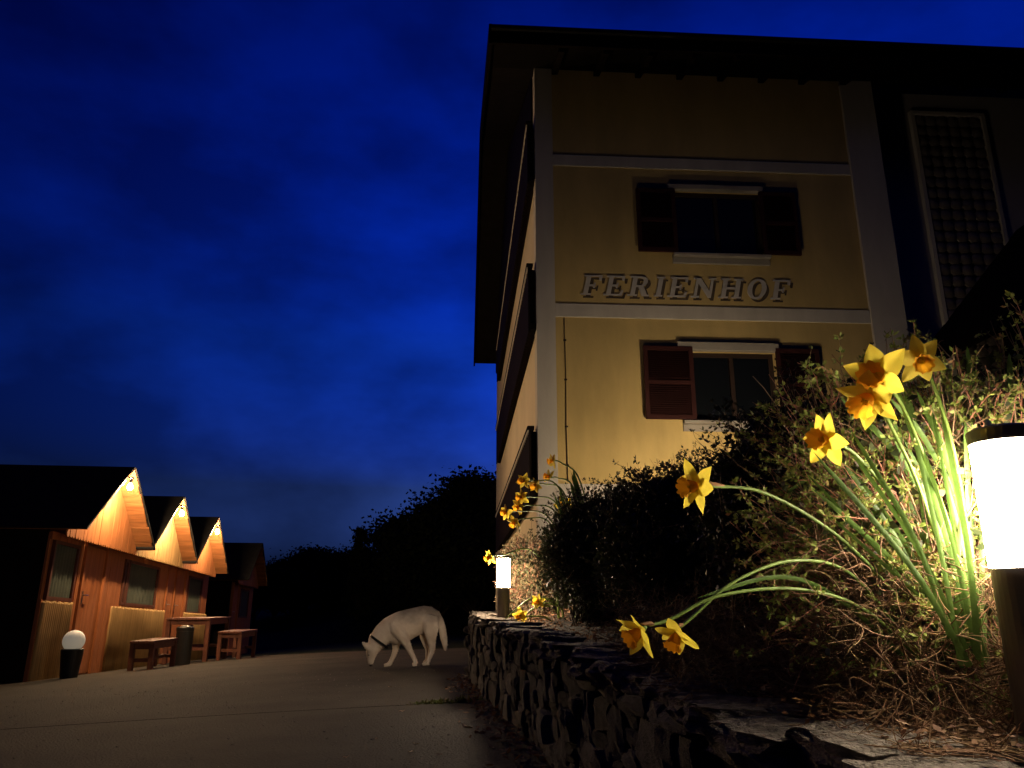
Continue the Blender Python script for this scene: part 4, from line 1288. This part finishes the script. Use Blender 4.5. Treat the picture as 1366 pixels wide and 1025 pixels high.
daffodil(pp((1240, 890, 1.70), (1150, 812, 1.68), (1060, 786, 1.62), (960, 795, 1.56), (895, 826, 1.53), (862, 836, 1.51)), (-.72, -.35, -.45), .052, 'lowest daffodil hanging over the wall with folded back petals', 6, [], rs=.0038, roll=.4, open_=.82)
daffodil(pp((1230, 884, 1.72), (1140, 770, 1.70), (1060, 748, 1.64), (980, 776, 1.58), (925, 822, 1.55), (906, 838, 1.54)), (-.40, -.40, -.70), .048, 'small drooping daffodil just behind the lowest one', 7,
         [L_((1220, 890, 1.72), [(1120, 800, 1.68), (1040, 770, 1.63), (930, 798, 1.58)], .0048, .3)], rs=.0036, roll=.9, open_=.8)
# more blades of the same clump
leafclump = empty('daffodil', at(1300, 872, 1.74)); tag(leafclump, 'flowerless clump of green strap leaves beside the glowing lamp', 'daffodil', FG)
g = random.Random(9)
lo_ = Vector(leafclump.location)
for k in range(28):
    rx, ry = g.uniform(1262, 1322), g.uniform(850, 892); Y = g.uniform(1.54, 1.80)
    tx = rx - g.uniform(0, 210) * g.choice((1, 1, .4)); ty = g.uniform(500, 690)
    mx_ = rx - (rx - tx) * .38 + g.uniform(-6, 6); my_ = (ry + ty) / 2 + g.uniform(-10, 25)
    b = MB(); leaf_blade(b, [p_ - lo_ for p_ in pp((rx, ry, Y), (mx_, my_, Y - .02), (tx, ty, Y - .03))], g.uniform(.0038, .0066), g.uniform(-.5, 1.0))
    b.build('leaf', M['daffodil_leaf'], leafclump, smooth=True)

# daffodils by the far lamp: flowers, stems and blades smaller in view
FAR = [((736, 615), (790, 665), (-.8, -.3, -.2), 'far daffodil held highest against the white house corner'),
       ((731, 636), (782, 672), (-.85, -.3, .1), 'far daffodil just under the highest one by the house corner'),
       ((697, 642), (770, 668), (-.6, -.6, -.1), 'far daffodil before the dark balcony rail, upper of three'),
       ((694, 664), (768, 690), (-.6, -.7, -.1), 'far daffodil before the dark balcony rail, middle of three'),
       ((713, 648), (772, 676), (-.5, -.6, -.4), 'far daffodil drooping close to the white corner strip'),
       ((691, 677), (766, 700), (-.7, -.5, -.3), 'far daffodil before the dark balcony rail, lower of three'),
       ((674, 684), (760, 706), (-.7, -.5, -.1), 'far daffodil reaching out beyond the balcony edge'),
       ((685, 698), (758, 712), (-.4, -.5, -.6), 'far daffodil nodding just above the lit bush'),
       ((752, 676), (784, 700), (-.3, -.9, -.1), 'larger shaded far daffodil turned to the yard'),
       ((652, 744), (736, 742), (-.7, -.5, -.4), 'far daffodil left of the small bollard lamp'),
       ((717, 803), (748, 830), (-.5, -.7, .1), 'bright far daffodil right of the small lamp post'),
       ((694, 822), (742, 838), (-.3, -.8, -.2), 'far daffodil low at the foot of the small lamp post'),
       ((654, 841), (738, 790), (-.6, -.4, -.6), 'far daffodil hanging over the far wall corner'),
       ((673, 846), (744, 800), (-.4, -.5, -.6), 'far daffodil hanging over the wall face beside another')]
for i, (f_, rt_, fc, lab) in enumerate(FAR):
    low = i >= 9
    Yf = 6.3 if not low else 6.55
    Yr = 6.1 if not low else 6.6
    fx, fy = f_; rx, ry = rt_
    root = at(rx, ry, Yr); flw = at(fx, fy, Yf)
    fcv = Vector(fc).normalized()
    sz = .074 if i != 8 else .095
    neck = flw - fcv * sz * .45
    bz = bed_z(root.x, root.y)
    gp = Vector((root.x + .05, root.y + .02, bz))
    pts_ = [gp, gp.lerp(root, .6), root.lerp(neck, .35) + Vector((0, 0, .05)), root.lerp(neck, .8) + Vector((0, 0, .035 if not low else .01)), neck]
    lv = []
    for q in range(2):
        lx = rx - 14 + 22 * ((i * 7 + q * 5) % 5) / 4; ly = ry - 30 - 14 * ((i * 3 + q) % 4) / 3
        if not low: lv.append(([gp, gp.lerp(at(lx, ly + 20, Yr), .7), at(lx - 14, ly, Yr)], .012, .3))
    daffodil(pts_, fc, sz, lab, i + 10, lv, rs=.0065, roll=i * .3, spathe=False)

# ------------------------------------------------------------------ weeds and fallen leaves on the yard
def weed(p, n, h, seed, label):
    g = np.random.default_rng(seed)
    o = empty('weed', p); tag(o, label, 'weed', 'weeds in the joint of the yard')
    m_ = n
    P = np.stack([g.normal(size=m_) * .045, g.normal(size=m_) * .012, np.full(m_, .0)], 1)
    D = unit(np.stack([g.normal(size=m_), g.normal(size=m_) * .6, np.abs(g.normal(size=m_)) * .8 + .15], 1))
    s = h * g.uniform(.5, 1.2, (m_, 1))
    W = unit(np.cross(D, g.normal(size=(m_, 3))))
    obj('leaves', leaves_mesh('leaves', P, D * s, W * s * .16), M['weed'], o)['kind'] = 'stuff'
    T = bez(P[:12] * .3, P[:12] * .6 + np.array([0, 0, .02]), P[:12] + D[:12] * s[:12], 4)
    obj('stalks', tubes_mesh('stalks', T, np.full((len(T), 4), .0012), 3), M['stem_green'], o)
for i, (x, y) in enumerate(((558, 944), (574, 943), (590, 941), (604, 941), (618, 938), (628, 936))):
    p = gnd(x, y); p.y = joint(p.x); p.z = gz(p.x, p.y)
    weed(p, (34, 46, 60, 50, 30, 36)[i], (.035, .045, .05, .045, .04, .06)[i], 60 + i, 'small green weed tuft growing in the yard joint near the wall')
def fallen(p, size, rz, label):
    b = MB(); n = 8
    vs = [(0, -.5, .0)]
    ring = [(.0, -.5), (.16, -.3), (.24, 0), (.15, .3), (0, .55), (-.17, .28), (-.25, -.02), (-.15, -.3)]
    b.add([(0, 0, .05)] + [(x_ * 1, y_, .10 + .09 * math.sin(i * 2.1)) for i, (x_, y_) in enumerate(ring)], [(0, i + 1, (i + 1) % n + 1) for i in range(n)])
    o = b.build('fallen_leaf', M['dead_leaf_pale'], None, loc=p, rot=(.1, .15, rz), scale=(size, size, size))
    tag(o, label, 'leaf', 'fallen leaves on the yard')
M['dead_leaf_pale'] = mat('dead_leaf_pale', (.42, .30, .20), .8, .2, 8, .3, trans=.15)
fallen(gnd(624, 972), .10, .8, 'pale curled fallen leaf lying alone near the wall shadow')
for i, (x, y, s) in enumerate(((612, 966, .05), (555, 995, .035), (548, 1006, .045), (502, 988, .03), (536, 951, .05), (600, 925, .04), (612, 902, .05), (641, 926, .06), (586, 1010, .04), (461, 1013, .035), (655, 1000, .05), (520, 918, .04))):
    fallen(gnd(x, y) + Vector((0, 0, .008)), s, i * 1.3, 'tiny dry leaf scrap lying on the concrete yard')

g = np.random.default_rng(91)
n = 1500
gx = g.uniform(-5, .3, n); gy = g.uniform(3.2, 9.5, n)
P = np.array([(x, y, gz(x, y) + .008) for x, y in zip(gx, gy) if x < wall_x(y) - .08])
n = len(P)
rr_ = (.0025 + .006 * g.uniform(0, 1, (n, 1)) ** 4)
oct_ = np.array([(1, 0, 0), (0, 1, 0), (-1, 0, 0), (0, -1, 0), (0, 0, .8), (0, 0, -.8)])
V = (P[:, None] + oct_[None] * rr_[:, None] * g.uniform(.6, 1.3, (n, 6, 1))).reshape(-1, 3)
F = (np.arange(n)[:, None, None] * 6 + np.array([(0, 1, 4), (1, 2, 4), (2, 3, 4), (3, 0, 4), (1, 0, 5), (2, 1, 5), (3, 2, 5), (0, 3, 5)])[None]).reshape(-1, 3)
tag(obj('grit', np_mesh('grit', V, F), M['stone_pale']), 'loose grit scattered over the dark concrete yard', 'grit', kind='stuff')

# ------------------------------------------------------------------ trees in the dark
def tree_proto(seed, h, crown_r, crown_z, conifer=False, nleaf=9000, ls=.20):
    g = np.random.default_rng(seed)
    b = MB()
    tr_ = h * .022
    tp = [(g.normal() * .03 * h * .1 * i, g.normal() * .03 * h * .1 * i, h * .09 * i) for i in range(11)]
    b.tube(tp, [tr_ * (1.05 - .095 * i) for i in range(11)], 8)
    ends = []
    nl = 60 if conifer else 34
    for k in range(nl):
        f = g.uniform(.18, .97)
        az = g.uniform(0, 6.283)
        if conifer:
            R_ = crown_r * (1 - f) ** .8 * g.uniform(.75, 1.1) + .1
            e = np.array([math.cos(az) * R_, math.sin(az) * R_, h * f - R_ * .25])
        else:
            R_ = crown_r * g.uniform(.55, 1.05) * math.sin(math.pi * min(.95, max(.12, f)) ** 1.1) ** .6
            e = np.array([math.cos(az) * R_, math.sin(az) * R_, h * (.25 + .75 * f)])
        s = np.array([0, 0, h * max(.15, f * (.9 if not conifer else 1) - .12)])
        m_ = (s + e) / 2 + np.array([0, 0, .05 * h])
        b.tube([tuple(s), tuple(m_), tuple(e)], [tr_ * .4, tr_ * .25, tr_ * .08], 5)
        ends.append((s, m_, e))
    tmesh = b.mesh('trunk'); tmesh.materials.append(M['bark'])
    P = []
    per = nleaf // nl
    for s, m_, e in ends:
        u_ = g.uniform(.35, 1.05, (per, 1))
        base = (1 - u_) * m_ + u_ * e
        sp_ = (.30 if conifer else .42) * crown_r * .42
        P.append(base + g.normal(size=(per, 3)) * np.array([sp_, sp_, sp_ * .55]))
    P = np.concatenate(P)
    n = len(P)
    D = unit(g.normal(size=(n, 3)) + np.array([0, 0, -.3 if conifer else 0])); W = unit(np.cross(D, g.normal(size=(n, 3))))
    s = ls * g.uniform(.6, 1.4, (n, 1))
    cm = leaves_mesh('crown', P, D * s, W * s * .33); cm.materials.append(M['leaf_tree'])
    return tmesh, cm
PR = [tree_proto(1, 8.0, 3.2, 5, False, 26000, .20), tree_proto(2, 9.0, 2.7, 5.5, False, 26000, .20), tree_proto(3, 6.5, 3.4, 4, False, 24000, .20), tree_proto(4, 9, 1.9, 5, True, 16000, .20)]
def tree(kind, px, topy, Y, label, squash=1.0, rz=0):
    top = at(px, topy, Y)
    base = -1.0
    hh = (8.0, 9.0, 6.5, 9.0)[kind]
    k = (top.z - base) / (hh * 1.04)
    o = empty('conifer_tree' if kind == 3 else 'broadleaf_tree', (top.x, Y, base), (0, 0, rz))
    o.scale = (k * squash, k * squash, k)
    tag(o, label, 'tree', 'trees beyond the yard')
    obj('trunk', PR[kind][0], None, o); obj('crown', PR[kind][1], None, o)
tree(3, 483, 697, 46, 'pointed conifer standing up out of the dark tree line', .8)
SIL = [(0, 655, 622, 44), (1, 612, 658, 44), (2, 582, 682, 46), (1, 556, 722, 50), (0, 700, 650, 52), (2, 636, 668, 40), (0, 520, 728, 58), (2, 440, 726, 60), (1, 410, 736, 62), (0, 372, 742, 60), (2, 345, 752, 56), (1, 310, 748, 60), (0, 465, 738, 64), (2, 270, 742, 62), (0, 585, 700, 40), (2, 540, 745, 44), (1, 500, 742, 52), (0, 395, 752, 50)]
LAB = 'dark leafy tree in the wooded slope beyond the yard'
for i, (k, x, y, Y) in enumerate(SIL):
    tree(k, x, y, Y, LAB, 1.25, i * 1.1)
# wooded rise behind, reads as one dark mass
def hill_z(x, y):
    return -1.7 + 5.4 * math.exp(-((x - 6) / 16) ** 2) * min(1, max(0, (y - 34) / 18)) + 3.2 * min(1, max(0, (y - 52) / 30)) + .4 * noise.noise(Vector((x * .15, y * .15, 0)))
grid_sheet('hill', list(np.linspace(-110, 110, 60)), list(np.linspace(33, 130, 26)), hill_z, M['grass_dark'])
